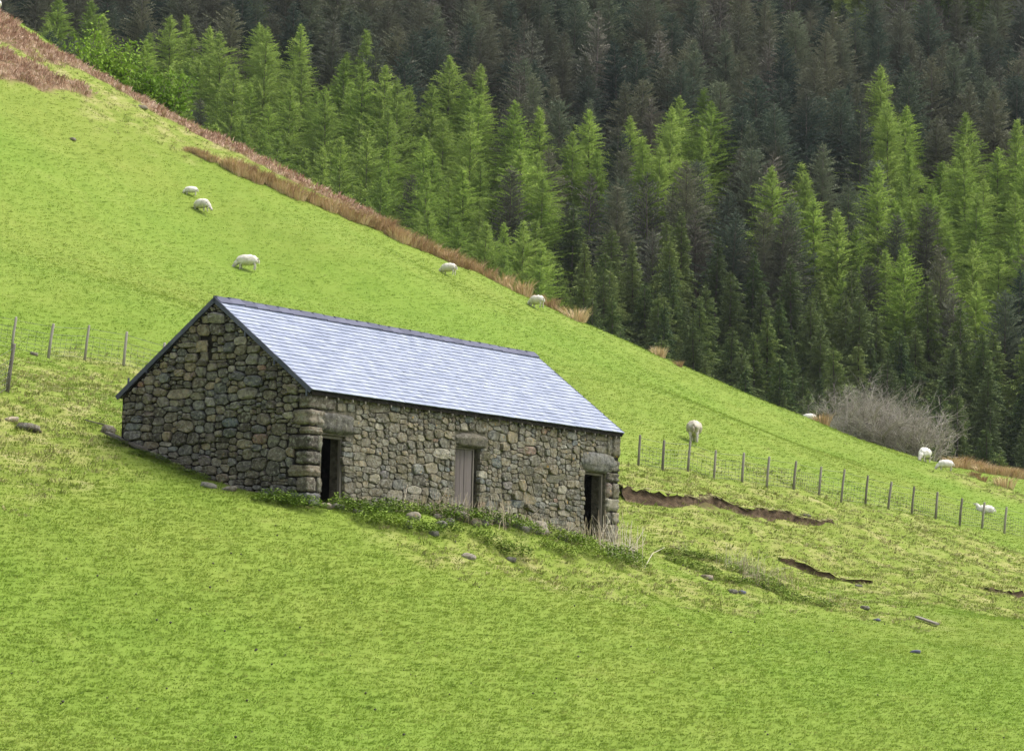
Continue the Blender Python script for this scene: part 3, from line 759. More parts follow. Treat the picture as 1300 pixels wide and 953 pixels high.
    link('slates', jb.build('slates', M['slate']), roof, kind='stuff')
    jb = MB()
    for i in range(nrow):
        s0 = i*ex-.03; s1 = min(s0+.34, LS-.02); c = E2 + S2*(s0+s1)/2 + N2*(.0) + np.array([(X0+X1)/2, 0, 0]); d = S2*(s1-s0)/2 - N2*.012
        jb.obox(c, ((X1-X0)/2, 0, 0), d, N2*.006)
    link('back_slates', jb.build('back_slates', M['slate']), roof, kind='stuff')
    # ridge tiles
    apex = E0 + S*LS; nT = 30; Lt = (X1-X0)/nT
    def ridge_mesh():
        b = MB(); o = .03
        for (s, nn) in ((S, NN), (S2, N2)):
            b.obox(np.array([Lt/2, 0, 0]) - s*.115 + nn*(.036), np.array([Lt/2-.004, 0, 0]) + nn*.012, s*.125, nn*.012)
        b.tube([(0.006,0,.03),(Lt-.006,0,.03)], .035, 8)
        b.obox((.03, 0, .03), (.028, 0, 0), (0,.06,0), (0,0,.028))
        return b.build('ridge_tile', M['slate_dark'])
    rm = ridge_mesh()
    for i in range(nT): link('ridge_tile', rm, roof, (X0+i*Lt, apex[1], apex[2]+rr.uniform(-.006,.01)), (0, rr.uniform(-.012,.012), 0))
    # verge boards on both gables
    for xg, sg in ((X0, -1), (X1, 1)):
        for (e, s, nn) in ((E0, S, NN), (E2, S2, N2)):
            nV = 9; Lv = LS/nV
            for i in range(nV):
                b = MB(); c = e + s*(Lv*(i+.5)) - nn*.045
                b.obox(np.zeros(3), (.016, 0, 0), s*(Lv/2+.012) , nn*(.058 if i % 2 else .062))
                link('verge_board', b.build('verge_board', M['slate_dark']), barn, np.array([xg + sg*(.018 + (.004 if i % 2 else 0)), 0, 0]) + c)
    for (u, v) in ((315, 422), (352, 458), (393, 497), (190, 468), (167, 485)):
        y, z = gable(u, v-2); b = MB(); b.box((-.135, y-.02, z-.16), (-.105, y+.03, z+.06)); link('verge_clip', b.build('verge_clip', M['slate_dark']), barn)
    b = MB(); b.box((X0+.03, -.118, EH-.135), (X1-.03, -.098, EH-.035)); link('eave_band', b.build('eave_band', M['joint_dark']), barn)  # thin near-black band along the eave line
    b = MB(); b.box((-.014, -.02, -.03), (.014, .02, .035)); rm = b.build('rafter_end', M['timber'])
    n = 26
    for i in range(n): link('rafter_end', rm, barn, (.5+i*(WL-.9)/(n-1)+rr.uniform(-.04,.04), -.13, EH-.17))
build_barn()

# ------------------------------------------------------------------ fences
def fence(label, posts, group, extra=()):
    bases = [place(u, v) for (u, v, _, _) in posts]
    root = thing('stock_fence', bases[0], label, 'fence', group)
    r = random.Random(len(posts)); tops = []
    for (u, v, ut, vt), b0 in zip(posts, bases):
        D = b0.y; top = Vector(unproj(ut, vt, D)); lean = top - b0
        if lean.length > 1.75: lean = lean.normalized()*1.75
        if lean.length < 1.15: lean = lean.normalized()*1.15
        tops.append(b0 + lean); b = MB(); rad = r.uniform(.045, .056)
        b.tube([(0,0,-.25), lean*.5, lean*.97, lean], [rad*1.05, rad, rad*.95, rad*.7], 8)
        link('post', b.build('post', M['post'], True), root, b0 - bases[0])
    b = MB()
    for (p0, t0), (p1, t1) in zip(list(zip(bases, tops))[:-1], list(zip(bases, tops))[1:]):
        if (p1-p0).length > 6: continue
        o = bases[0]; f = lambda t, h: (p0.lerp(p1, t) + (t0-p0).lerp(t1-p1, t)*h) - o
        for h, rad in ((.08,.007),(.2,.006),(.31,.006),(.43,.006),(.55,.006),(.68,.007),(.90,.007)):
            b.tube([f(0,h), f(.5,h)-Vector((0,0,.008)), f(1,h)], rad, 3, cap=False)
        nv = int((p1-p0).length/.22)
        for i in range(1, nv): b.tube([f(i/nv,.08), f(i/nv,.68)], .005, 3, cap=False)
    link('wire_netting', b.build('wire_netting', M['wire']), root, kind='stuff')
zb = [(82,180,75,288),(158,196,152,296),(240,212,232,305),(322,228,315,320),(411,240,404,333),(492,248,482,345),(577,266,567,360),(657,280,648,367),(731,288,718,388),(805,308,795,400),(880,328,867,417),(952,343,942,434),(1026,360,1018,450),(1104,380,1094,465),(1175,393,1165,481),(1245,408,1236,495),(1312,424,1303,512),(1380,440,1371,528)]
fence('wire stock fence on grey round posts running down the slope right of the barn', [(780+a/2.5, 480+d/2.5, 780+c/2.5, 480+e/2.5) for (c, e, a, d) in zb], 'wire stock fences')
zl = [(-105,50,-130,228),(82,88,55,265),(270,122,240,302),(450,130,424,308),(640,162,620,345),(830,218,812,392),(1010,240,990,420)]
fence('wire stock fence on the hill behind and left of the barn', [(a/3.97, 380+d/3.97, c/3.97, 380+e/3.97) for (c, e, a, d) in zl], 'wire stock fences')
fence('short run of fence at the left edge with one tall nearer post', [(33/3.97, 380+478/3.97, 72/3.97, 380+222/3.97), (-150/3.97, 380+600/3.97, -110/3.97, 380+320/3.97)], 'wire stock fences')

# ------------------------------------------------------------------ clumps of plants
def clump(seed, n, h, spread, wd, lean, mat):
    r = random.Random(seed); b = MB()
    for k in range(n):
        a = r.uniform(0, 6.28); d = spread*math.sqrt(r.random()); x, y = d*math.cos(a), d*math.sin(a)
        hh = h*r.uniform(.45, 1.1); l = lean*hh*(.3+d/spread)*r.uniform(.4, 1.2); tx, ty = x+l*math.cos(a), y+l*math.sin(a)
        p = r.uniform(0, 3.14); wx, wy = wd*math.cos(p), wd*math.sin(p); mx, my = x+(tx-x)*.4, y+(ty-y)*.4
        b.add([(x-wx,y-wy,-.1),(x+wx,y+wy,-.1),(mx+wx,my+wy,hh*.62),(mx-wx,my-wy,hh*.62),(tx,ty,hh)], [(0,1,2,3),(3,2,4)])
    return b.build('blades', mat)
def stalks(seed, n, h, spread, mat):
    r = random.Random(seed); b = MB()
    for k in range(n):
        x, y = r.uniform(-spread, spread), r.uniform(-spread, spread)*.7; hh = h*r.uniform(.4, 1.1); a = r.gauss(.4, .9); l = hh*abs(r.gauss(0, .5)) if r.random() < .75 else hh*1.1
        p1 = (x+l*.4*math.cos(a), y+l*.4*math.sin(a)*.5, hh*.5*(1 if l < hh else .4)); p2 = (x+l*math.cos(a), y+l*math.sin(a)*.5, hh*(1 if l < hh else .35))
        b.tube([(x,y,-.1), p1, p2], [.008,.006,.004], 3, cap=False)
        if r.random() < .3: b.tube([p1, (p1[0]+r.uniform(-.12,.12), p1[1], p1[2]+.18)], [.005,.003], 3, cap=False)
    return b.build('stalks', mat)
def leafy(seed, n, h, spread, leaf, mat):
    r = random.Random(seed); b = MB()
    for k in range(n):
        a = r.uniform(0, 6.28); d = spread*math.sqrt(r.random()); x, y = d*math.cos(a), d*math.sin(a); z = h*r.random()**.7*(1-.75*(d/spread)**2)
        q = r.uniform(0, 6.28); l = leaf*r.uniform(.6, 1.3); dx, dy, dz = l*math.cos(q), l*math.sin(q), l*r.uniform(-.5, .5); sx, sy = -dy*.35, dx*.35
        b.add([(x,y,z),(x+dx*.5+sx,y+dy*.5+sy,z+dz*.5+.01),(x+dx,y+dy,z+dz),(x+dx*.5-sx,y+dy*.5-sy,z+dz*.5+.01)], [(0,1,2,3)])
    return b.build('leaves', mat)
rush_m = [clump(60+k, 190, .62, .42, .012, .75, M['rush']) for k in range(4)]
nett_m = [leafy(70+k, 480, .34, .55, .08, M['nettle']) for k in range(4)]
stalk_m = [stalks(80+k, 15, .75, .45, M['stalk']) for k in range(4)]
def put(name, me, u, v, s, label, cat, group, seed, dz=0.0, sz=None, D=None):
    if D is None: p = place(u, v, dz)
    else:
        p = unproj(u, v, D); p = Vector((p[0], p[1], gz(p[0], p[1])+dz))
    r = random.Random(seed)
    o = link(name, me, None, p, (0, 0, r.uniform(0, 6.28)), (s*r.uniform(.9,1.1), s*r.uniform(.9,1.1), (sz or s)*r.uniform(.85,1.15)))
    return tag(o, label, cat, group)
def rushes():
    r = random.Random(8); k = 0
    def line(pts, n, s, lab, grp, dv=2):
        nonlocal k
        P = np.array(pts, float); L = np.r_[0, np.cumsum(np.hypot(*(P[1:]-P[:-1]).T))]
        for i in range(n):
            t = (i+r.uniform(.2,.8))/n*L[-1]; u = np.interp(t, L, P[:,0]); v = np.interp(t, L, P[:,1])+r.uniform(-dv, dv); k += 1
            put('rush_clump', rush_m[k % 4], u, v, s*r.uniform(.8, 1.25), lab, 'rushes', grp, k)
    line([(236,193),(255,201),(274,210)], 12, .55, 'tan rushes of the short separate row high on the left', 'short row of rushes high on the hill', 1)
    line([(284,213),(312,226),(340,237),(379,252),(417,266),(473,288),(500,303),(527,315),(565,330),(592,340)], 84, .95, 'tan dead rushes in the long dense band along the hill crest', 'long band of rushes along the crest', 3)
    line([(1205,592),(1240,597),(1275,603),(1320,609)], 34, .85, 'tan rushes in the strip below the wood at the right', 'strip of rushes at the right edge', 2)
    for (u, v, s, lab) in ((602,344,1.25,'round tan rush clump on the crest, first one standing apart from the long band'), (620,352,1.05,'tan rush clump on the crest, second one apart from the long band'), (640,361,1.15,'spiky tan rush clump halfway between the two crest sheep'), (663,373,1.3,'wide reddish tan rush clump just left of the lower crest sheep'), (683,379,.8,'pale rush clump behind the lower crest sheep'), (698,389,1.0,'low tan rush clump just right of the lower crest sheep'), (711,395,.8,'small low tan rush clump below the larches'), (731,405,1.45,'largest brown rush clump at the foot of the larches'), (836,451,.9,'small tan rush clump where the dark spruces begin'), (861,463,.6,'tiny tan rush clump right of the one below the dark spruces'), (1043,528,1.2,'reddish rush clump at the left foot of the bare bush'), (1275,620,1.1,'round brown rush clump standing alone in the right hand grass'), (1237,606,.7,'low tan rush clump below the right hand rush strip'), (1247,611,.5,'tiny tan rush clump below the right hand rush strip')):
        for j in range(1):
            k += 1; put('rush_clump', rush_m[k % 4], u, v, s, lab, 'rushes', None, k)
rushes()
def yard():
    r = random.Random(9); k = 0
    spots = [(345,634),(358,638),(372,642),(388,645),(432,650),(447,654),(462,656),(478,659),(495,660),(510,664),(528,664),(545,668),(560,672),(470,668),(488,672),(505,676),(525,680),(545,684),(565,686),(585,676),(602,680),(620,680),(640,684),(655,690),(672,692),(690,690),(705,696),(720,700),(738,704),(752,700),(765,706),(610,692),(630,700),(650,704),(750,715),(775,716),(790,712),(720,712),(700,706),(735,690),(808,722)]
    for (u, v) in spots:
        k += 1; lab = 'low green nettles at the foot of the near barn corner' if u < 400 else 'green nettles growing over the rubble before the barn'
        put('nettle_clump', nett_m[k % 4], u, v+3, r.uniform(.7, 1.15), lab, 'nettles', 'nettles at the near corner' if u < 400 else 'nettles before the barn', k, 0, 1.15)
    for (u, v) in ((845,708),(862,712),(880,718),(898,722),(915,726),(930,734),(950,738),(968,742),(985,748),(1002,754),(1020,762),(1040,768),(905,735),(870,722),(960,748),(920,740),(935,744),(975,752),(990,758),(1008,764),(1030,770),(1048,774),(890,730),(855,716)):
        k += 1; put('weed_clump', nett_m[k % 2*2+1], u, v, r.uniform(.6, 1.0), 'green weeds in the row on the grass right of the barn', 'weeds', 'row of weeds right of the barn', k, 0, .8)
    for (u, v) in ((176,578),(190,583),(205,590),(222,597),(238,602),(148,566),(255,610)):
        k += 1; put('nettle_clump', nett_m[k % 4], u, v, r.uniform(.45,.7), 'small green weeds along the foot of the gable', 'weeds', 'weeds along the gable', k, 0, .5)
    for (u, v) in ((520,668),(536,670),(549,672),(588,664),(596,670),(604,676),(618,676),(640,684),(655,688),(566,668),(628,672),(575,664),(560,676),(582,680),(608,684),(632,690),(668,690),(684,692),(700,696),(716,698),(545,664),(648,676)):
        k += 1; put('dry_stalk_clump', stalk_m[k % 4], u, v, r.uniform(.7, 1.1), 'dry pale dead stalks standing before the middle door', 'dead stalks', 'dead stalks before the middle door', k)
    for (u, v) in ((745,704),(755,708),(766,710),(778,712),(790,712),(800,716),(770,700),(785,704)):
        k += 1; put('dry_stalk_clump', stalk_m[k % 4], u, v, r.uniform(1.1, 1.7), 'tall pale dead stalks before the right hand doorway', 'dead stalks', 'dead stalks before the right doorway', k)
    for (u, v) in ((925,732),(932,728),(938,736),(950,740),(945,732),(962,742),(975,745),(970,738),(988,748),(1000,750),(944,744),(968,750),(955,746),(982,742)):
        k += 1; put('dry_stalk_clump', stalk_m[k % 4], u, v, r.uniform(.6, .95), 'low pale dead stalks among the weeds right of the barn', 'dead stalks', 'dead stalks right of the barn', k)
    for (u, v) in ((858,706),(866,708),(1045,768),(1056,762)):
        k += 1; put('dry_stalk_clump', stalk_m[k % 4], u, v, .55, 'few thin dead stalks at the ends of the weed row', 'dead stalks', 'thin dead stalks by the weeds', k)
    # loose stones
    def rock(u, v, sx, sz, lab, grp=None, mat='stone_loose', sy=None):
        nonlocal k
        if 'pale' in lab or 'pinkish' in lab: mat = 'stone_pale'
        k += 1; q = place(u, v, sz*.25); vs, fs = superbox((0,0,0), (sx, sy or sx*.8, sz), 400+k, 2.6, .09, 4)
        tag(link('fallen_stone', mesh('fallen_stone', vs, fs, [M[mat]], smooth=True), None, q, (r.uniform(-.2,.2), r.uniform(-.2,.2), r.uniform(-.6,.6))), lab, 'stone', grp)
    for (u, v, a, c) in ((516,678,.17,.12),(524,676,.2,.15),(560,684,.16,.1),(570,683,.14,.12),(584,680,.24,.2),(592,682,.13,.1),(602,685,.2,.14),(613,686,.16,.13),(622,684,.15,.1),(631,687,.2,.15),(640,690,.13,.1),(555,679,.15,.1),(712,699,.22,.14),(695,697,.16,.12),(550,690,.15,.09)):
        rock(u, v, a, c, 'grey fallen stone in the rubble heap before the barn', 'fallen stones of the rubble heap')
    rock(681, 694, .34, .26, 'largest rounded grey boulder in the rubble before the barn')
    rock(662, 692, .28, .16, 'reddish brown stone left of the largest boulder')
    rock(595, 716, .20, .09, 'pale flat stone lying on the grass below the rubble')
    rock(648, 712, .16, .08, 'small pale stone below the middle of the rubble heap')
    rock(414, 649, .20, .09, 'pale stone beside the left doorway threshold')
    rock(428, 650, .20, .09, 'small pale stone right of the left doorway')
    rock(455, 661, .16, .07, 'small flat stone at the left end of the nettles')
    rock(897, 737, .22, .10, 'grey stone lying left in the row of weeds')
    rock(930, 752, .16, .08, 'small stone below the weed row, left one')
    rock(942, 753, .12, .08, 'small bluish stone below the weed row, right one', mat='slate_dark')
    rock(1023, 655, .22, .08, 'flat grey stone lying above the long eroded bank')
    rock(1098, 771, .16, .07, 'small pale stone right of the broken plank in the lower grass')
    rock(1162, 826, .16, .07, 'blue grey slate lying alone in the bottom right grass', mat='slate_dark')
    rock(1113, 786, .12, .06, 'small blue slate above and left of the broken plank', mat='slate_dark')
    rock(1090, 748, .14, .06, 'small pale stone below the middle turf step')
    rock(36, 547, .32, .12, 'pale stone in the left bank, larger of two', None, 'stone_loose')
    rock(14, 538, .20, .10, 'pinkish stone in the left bank near the photo edge')
    rock(265, 618, .22, .1, 'flat pale stone at the foot of the gable')
    rock(291, 623, .2, .09, 'second flat pale stone at the foot of the gable')
    rock(137, 551, .22, .17, 'grey boulder behind the left end of the gable')
    rock(84, 495, .16, .07, 'dark peaty stone on the bank left of the barn', mat='stone_gable')
    rock(43, 453, .16, .08, 'small grey stone at the foot of the left fence')
    rock(180, 137, .35, .16, 'grey boulder high on the left crest')
    rock(92, 178, .2, .1, 'small grey stone high in the left pasture')
    # timbers
    def timber(name, u0, v0, u1, v1, wd, lab, cat, dz=.08):
        a, b_ = place(u0, v0, dz), place(u1, v1, dz); b = MB(); d = b_-a; n_ = Vector((d.y, -d.x, 0)).normalized()
        b.obox(d/2, d/2, n_*wd, Vector((0,0,wd*.4))); tag(link(name, b.build(name, M['timber']), None, a), lab, cat)
    timber('fallen_beam', 136, 557, 184, 578, .09, 'weathered grey beam lying along the foot of the gable', 'beam', .12)
    timber('fallen_rail', 108, 541, 134, 547, .04, 'thin grey rail lying left of the gable', 'rail')
    timber('broken_plank', 1164, 786, 1190, 794, .07, 'dark broken plank lying in the lower right grass', 'plank')
    timber('leaning_stick', 790, 697, 815, 713, .02, 'pale stick lying below the right corner of the barn', 'stick', .15)
    timber('short_stick', 1020, 758, 1032, 762, .03, 'short pale stick at the right end of the weed row', 'stick')
yard()
def banks():
    for sc_ in SCARS:
        P = sc_['pts']; pts = []
        for a, b in zip(P[:-1], P[1:]):
            n = max(2, int(np.hypot(*(b-a)[:2])/.18))
            for i in range(n): pts.append(a + (b-a)*i/n)
        pts.append(P[-1]); o = Vector((P[0,0], P[0,1], gz(P[0,0], P[0,1])))
        root = thing('eroded_bank', o, sc_['label'], 'bank', 'steps of bare soil in the turf')
        r = random.Random(3); f = MB(); l = MB(); fv = []; lv = []; d = (P[-1]-P[0])[:2]; d /= np.hypot(*d); nx, ny = d[1], -d[0]
        for k, p in enumerate(pts):
            j = (float(fbm(np.array(k*.13), np.array(1.5), 5))-.5)*.5; x, y = p[0]+nx*j, p[1]+ny*j; zt = gz(x-nx*.45, y-ny*.45)+.01; h = p[2]*.95*r.uniform(.85,1.1)
            oo = min(1, p[2]/.28); zb_ = min(gz(x+nx*.20*oo, y+ny*.20*oo) - .03 - .02*oo, zt - .02)
            for t, off in ((0,-.02),(.25,-.05*oo),(.5,.02*oo),(.78,.09*oo),(1.0,.22*oo)): fv.append((x+nx*(off+r.uniform(-.05,.05))-o.x, y+ny*(off+r.uniform(-.02,.02))-o.y, zt+(zb_-zt)*t-o.z))
            j2 = r.uniform(-.10,.06)
            for off, dz in ((-.42,-.02),(-.2,.0),(.0,.0),(.05,-.02-r.uniform(0,.5)*h)): lv.append((x+nx*(off+(j2 if off > -.1 else 0))-o.x, y+ny*(off+(j2 if off > -.1 else 0))-o.y, zt+dz-o.z))
        n = len(pts)
        f.add(fv, [(k*5+i, k*5+i+1, (k+1)*5+i+1, (k+1)*5+i) for k in range(n-1) for i in range(4)]); l.add(lv, [(k*4+i, k*4+i+1, (k+1)*4+i+1, (k+1)*4+i) for k in range(n-1) for i in range(3)])
        link('soil_face', f.build('soil_face', M['soil'], True), root); lm_ = l.build('turf_edge', M['ground'], True); at_ = lm_.attributes.new('rough', 'FLOAT', 'POINT'); at_.data.foreach_set('value', np.full(len(lv), .8, np.float32)); link('turf_edge', lm_, root)
        g = MB()
        for k in range(n*10):
            p = pts[r.randrange(n)]; q_ = r.uniform(-.1,.65); x, y = p[0]+r.uniform(-.1,.1)-nx*q_, p[1]-ny*q_; z = gz(x-nx*.4, y-ny*.4); hh = r.uniform(.03,.10); w_ = .012
            g.add([(x-w_-o.x,y-o.y,z-o.z),(x+w_-o.x,y-o.y,z-o.z),(x+r.uniform(-.06,.1)-o.x,y+ny*.1-o.y,z+hh-o.z)], [(0,1,2)])
        for k in range(n*7):
            p = pts[r.randrange(n)]; x, y = p[0]+r.uniform(-.1,.1), p[1]+r.uniform(-.05,.05); z = gz(x-nx*.45, y-ny*.45)+.015; hh = min(r.uniform(.03,.16), p[2]*.9+.02); w_ = .012
            g.add([(x-w_-nx*.06-o.x,y-ny*.06-o.y,z-o.z),(x+w_-nx*.06-o.x,y-ny*.06-o.y,z-o.z),(x+nx*.13+r.uniform(-.04,.04)-o.x,y+ny*.13-o.y,z-hh-o.z)], [(0,1,2)])
        link('edge_grass', g.build('edge_grass', M['rough_grass']), root, kind='stuff')
banks()

# ------------------------------------------------------------------ sheep
def skin_mesh(name, pts, edges, mats, root=0):
    me = bpy.data.meshes.new(name); me.from_pydata([p[:3] for p in pts], edges, [])
    o = bpy.data.objects.new(name, me); C.objects.link(o)
    md = o.modifiers.new('s', 'SKIN'); md.use_smooth_shade = True
    for i, p in enumerate(pts): me.skin_vertices[0].data[i].radius = p[3] if hasattr(p[3], '__len__') else (p[3], p[3])
    me.skin_vertices[0].data[root].use_root = True
    sb = o.modifiers.new('b', 'SUBSURF'); sb.levels = 1; sb.render_levels = 1
    dg = bpy.context.evaluated_depsgraph_get(); nm = bpy.data.meshes.new_from_object(o.evaluated_get(dg)); nm.name = name
    bpy.data.objects.remove(o); nm.materials.clear(); [nm.materials.append(m) for m in mats]
    return nm
def sheep_parts(pose, seed, fl='fleece'):
    r = random.Random(seed)
    if pose == 'graze':  neck = [(.44,0,.50,.12),(.60,0,.32,.11),(.69,0,.19,.095),(.80,0,.06,.06)]; zb = .0
    elif pose == 'stand': neck = [(.44,0,.58,.12),(.56,0,.74,.085),(.66,0,.80,.075),(.80,0,.74,.042)]; zb = .0
    else: neck = [(.42,0,.36,.12),(.52,0,.52,.085),(.60,0,.58,.07),(.73,0,.53,.04)]; zb = -.30
    pts = [(-.38,0,.54+zb,.17),(0,0,.52+zb,.20),(.32,0,.52+zb,.17)] + neck
    edges = [(0,1),(1,2),(2,3),(3,4),(4,5),(5,6)]
    for s in (-1, 1):
        for (root, x) in ((0, -.36), (2, .30)):
            b = len(pts)
            if pose == 'lie': pts += [(x,s*.17,.16,.09),(x+.17,s*.22,.07,.05),(x+.30,s*.2,.05,.032)]
            elif root == 0: pts += [(x,s*.12,.40,.095),(x-.07,s*.12,.24,.04),(x-.02+s*.03,s*.12,.02,.032)]
            else: pts += [(x,s*.11,.38,.08),(x+.03*s,s*.11,.22,.038),(x+.01+.04*s,s*.11,.02,.032)]
            edges += [(root,b),(b,b+1),(b+1,b+2)]
    body = skin_mesh('body', pts, edges, [M['sheep_skin']])
    vs = []; fs = []; nu, nv = 20, 14
    off = r.uniform(0, 50)
    for j in range(nv+1):
        ph = math.pi*j/nv
        for i in range(nu):
            t = 2*math.pi*i/nu; x = -math.cos(ph); rr_ = math.sin(ph)**.75; y = rr_*math.cos(t); z = rr_*math.sin(t)
            lump = 1 + .08*math.sin(x*9+y*7+off)*math.cos(z*8+off) + r.uniform(-.06,.06)
            X = x*.52*lump; Y = y*.29*lump*(1-.12*max(0, x)); Z = z*(.29 if z > 0 else .27)*lump
            if x > .55: Z += (neck[1][2]-.5-zb)*(x-.55)*.75; X += .06*(x-.55)/.45
            vs.append((X-.03, Y, max(.53+zb+Z, .02)))
    fs = [(j*nu+i, j*nu+(i+1)%nu, (j+1)*nu+(i+1)%nu, (j+1)*nu+i) for j in range(nv) for i in range(nu)]
    n0 = len(vs); (ax_, _, az_, _), (bx_, _, bz_, _) = neck[0], neck[1]; c_ = ((ax_*.45+bx_*.55), (az_*.45+bz_*.55)); dx_, dz_ = bx_-ax_+.001, bz_-az_; l_ = math.hypot(dx_, dz_); dx_ /= l_; dz_ /= l_
    for j in range(7):
        ph = math.pi*j/6
        for i in range(10):
            t = 2*math.pi*i/10; a_ = -math.cos(ph)*.20; b_ = math.sin(ph)*math.cos(t)*.135*r.uniform(.93,1.07); e_ = math.sin(ph)*math.sin(t)*.14*r.uniform(.93,1.07)
            vs.append((c_[0]+dx_*a_-dz_*b_, e_, c_[1]+dz_*a_+dx_*b_))
    fs += [(n0+j*10+i, n0+j*10+(i+1)%10, n0+(j+1)*10+(i+1)%10, n0+(j+1)*10+i) for j in range(6) for i in range(10)]
    fle = mesh('fleece', vs, fs, [M[fl]], smooth=True)
    h = neck[2]; b = MB()
    ears = []
    for s in (-1, 1):
        b = MB(); b.add([(0,0,-.015),(.0,0,.03),(-.03,s*.12,.03),(-.02,s*.12,-.005),(.02,s*.05,.0)], [(0,1,2,3),(0,4,1),(1,4,2),(2,4,3),(3,4,0)])
        ears.append((b.build('ear', M['sheep_skin']), (h[0]-.02, s*.055, h[2]+.05)))
    tb = MB(); tb.tube([(-.56,0,.62+zb),(-.62,0,.5+zb),(-.62,0,.36+zb)], [.05,.045,.03], 6)
    return body, fle, ears, tb.build('tail', M[fl])
PROTO = {}
def sheep(u, v, heading, pose, scale, label, cat='sheep', fl='fleece', D=None, dz=0.0):
    key = (pose, fl)
    if key not in PROTO: PROTO[key] = sheep_parts(pose, len(PROTO)+1, fl)
    body, fle, ears, tail = PROTO[key]
    if D is None: p = place(u, v, dz)
    else: q = unproj(u, v, D); p = Vector((q[0], q[1], gz(q[0], q[1])+dz))
    s = thing('lamb' if cat == 'lamb' else 'sheep', p, label, cat, 'sheep and lambs on the hill', R(heading)); s.scale = (scale,)*3
    link('body', body, s); link('fleece', fle, s); link('tail', tail, s)
    for me, l in ears: link('ear', me, s, l)
    return s
# heading: 0 = facing right, 90 = away from the camera, 180 = left
sheep(242, 251, 185, 'graze', .62, 'small white lamb grazing leftwards, highest on the left of the hill', 'lamb', 'lamb_fleece')
sheep(256, 273, -35, 'graze', .88, 'cream ewe grazing downhill to the right just below the highest lamb')
sheep(313, 347, 178, 'graze', .97, 'large cream ewe grazing leftwards above the left end of the barn roof')
sheep(569, 350, 152, 'graze', .88, 'white sheep grazing by the rushes at the middle of the crest')
sheep(681, 391, 140, 'graze', .92, 'white sheep by the last rushes on the crest above the barn roof end')
sheep(881, 563, 84, 'graze', 1.14, 'sheep with darker fleece seen from behind just above the right hand fence', fl='dark_fleece')
sheep(1027, 529, 150, 'graze', .8, 'white sheep half hidden behind the crest left of the bare bush', fl='lamb_fleece', D=160.5, dz=-.32)
sheep(1174, 588, 238, 'graze', 1.02, 'pale ewe grazing at the right foot of the bare bush', fl='lamb_fleece')
sheep(1200, 599, 188, 'graze', .76, 'white lamb grazing just right of the ewe by the bare bush', 'lamb', 'lamb_fleece')
sheep(1251, 652, 172, 'lie', .78, 'white lamb lying down behind a post of the right hand fence', 'lamb', 'lamb_fleece')
sheep(-3, 12, 95, 'graze', .8, 'cream sheep cut off by the top left corner of the photo', D=161)

# ------------------------------------------------------------------ bare bush and thorn trees
def branch_net(seed, stems, height, spread, levels, rad, up=.25, sub=3):
    r = random.Random(seed); st = MB(); tw = MB(); tips = []
    def grow(p, d, L, rad, lev):
        q = p; pts = [p]; n = 3
        for i in range(n):
            d = (d + Vector((r.gauss(0,.2), r.gauss(0,.2), r.gauss(0,.13)+up*.25))).normalized(); q = q + d*L/n; pts.append(q)
        (st if lev <= 1 else tw).tube(pts, [rad, rad*.85, rad*.7, rad*.5], 5 if lev <= 1 else 3, cap=False)
        tips.append(pts[-1]); tips.append(pts[-2])
        if lev < levels:
            for k in range(sub if lev else sub+1):
                pt = pts[r.choice((1,2,3,3))]; dd = (d + Vector((r.gauss(0,.6), r.gauss(0,.6), r.gauss(.05,.45)))).normalized(); grow(pt, dd, L*r.uniform(.55,.85), rad*.55, lev+1)
    for s in range(stems):
        a = r.uniform(0, 6.28); b = r.random()**.6
        d = Vector((math.cos(a)*spread[0]*b, math.sin(a)*spread[1]*b, height)).normalized()
        base = Vector((math.cos(a)*b*spread[0]*.35, math.sin(a)*b*spread[1]*.35, -.2)); grow(base, d, height*r.uniform(.30,.42), rad, 0)
    return st, tw, tips
def fit_top(u, v, D, p, tips):
    return max(.2, (unproj(u, v, D)[2]-p.z)/max(t.z for t in tips))
def bare_bush(u, v, D, wd, h, lab, seed, stems):
    q = unproj(u, 560, D); p = Vector((q[0], q[1], gz(q[0], q[1])))
    root = thing('bare_bush', p, lab, 'bush', 'bare grey bushes by the wood')
    st, tw, tips = branch_net(seed, stems, h, (wd*.5, wd*.35), 4, .05, .12); k = fit_top(u, v, D, p, tips); root.scale = ((k+1)/2, (k+1)/2, k)
    link('stems', st.build('stems', M['twig']), root); link('twigs', tw.build('twigs', M['twig']), root)
bare_bush(1084, 460, 164.5, 6.8, 5.4, 'left and tallest of the bare grey bushes behind the crest', 31, 30)
bare_bush(1130, 472, 164, 6.5, 5.0, 'middle bare grey bush behind the crest', 33, 30)
bare_bush(1172, 506, 163, 5.5, 4.0, 'lower right bare grey bush beside the pale ewe', 35, 24)
def thorn(u, v, D, h, lab, seed):
    q = unproj(u, v, D); p = Vector((q[0], q[1], gz(q[0], q[1])-.1))
    root = thing('thorn_tree', p, lab, 'tree', 'bright green thorn trees behind the crest')
    st, tw, tips = branch_net(seed, 5, h, (h*.35, h*.35), 3, .09, .35)
    r = random.Random(seed); b = MB()
    for t in tips:
        for k in range(7):
            c = t + Vector((r.gauss(0,.17), r.gauss(0,.17), r.gauss(0,.13))); l = r.uniform(.05,.11); d = Vector((r.gauss(0,1), r.gauss(0,1), r.gauss(0,.7))).normalized()*l; e = d.cross(Vector((r.gauss(0,1), r.gauss(0,1), 1))).normalized()*l*.6
            b.add([c-d, c+e, c+d, c-e], [(0,1,2,3)])
    k = fit_top(u, v, D, p, tips); root.scale = ((k+1)/2, (k+1)/2, k)
    link('trunk', st.build('trunk', M['bark']), root); link('twigs', tw.build('twigs', M['bark']), root); link('crown', b.build('crown', M['thorn_leaf']), root)
thorn(139, 28, 172, 4.4, 'tallest bright green thorn tree behind the left crest', 51)
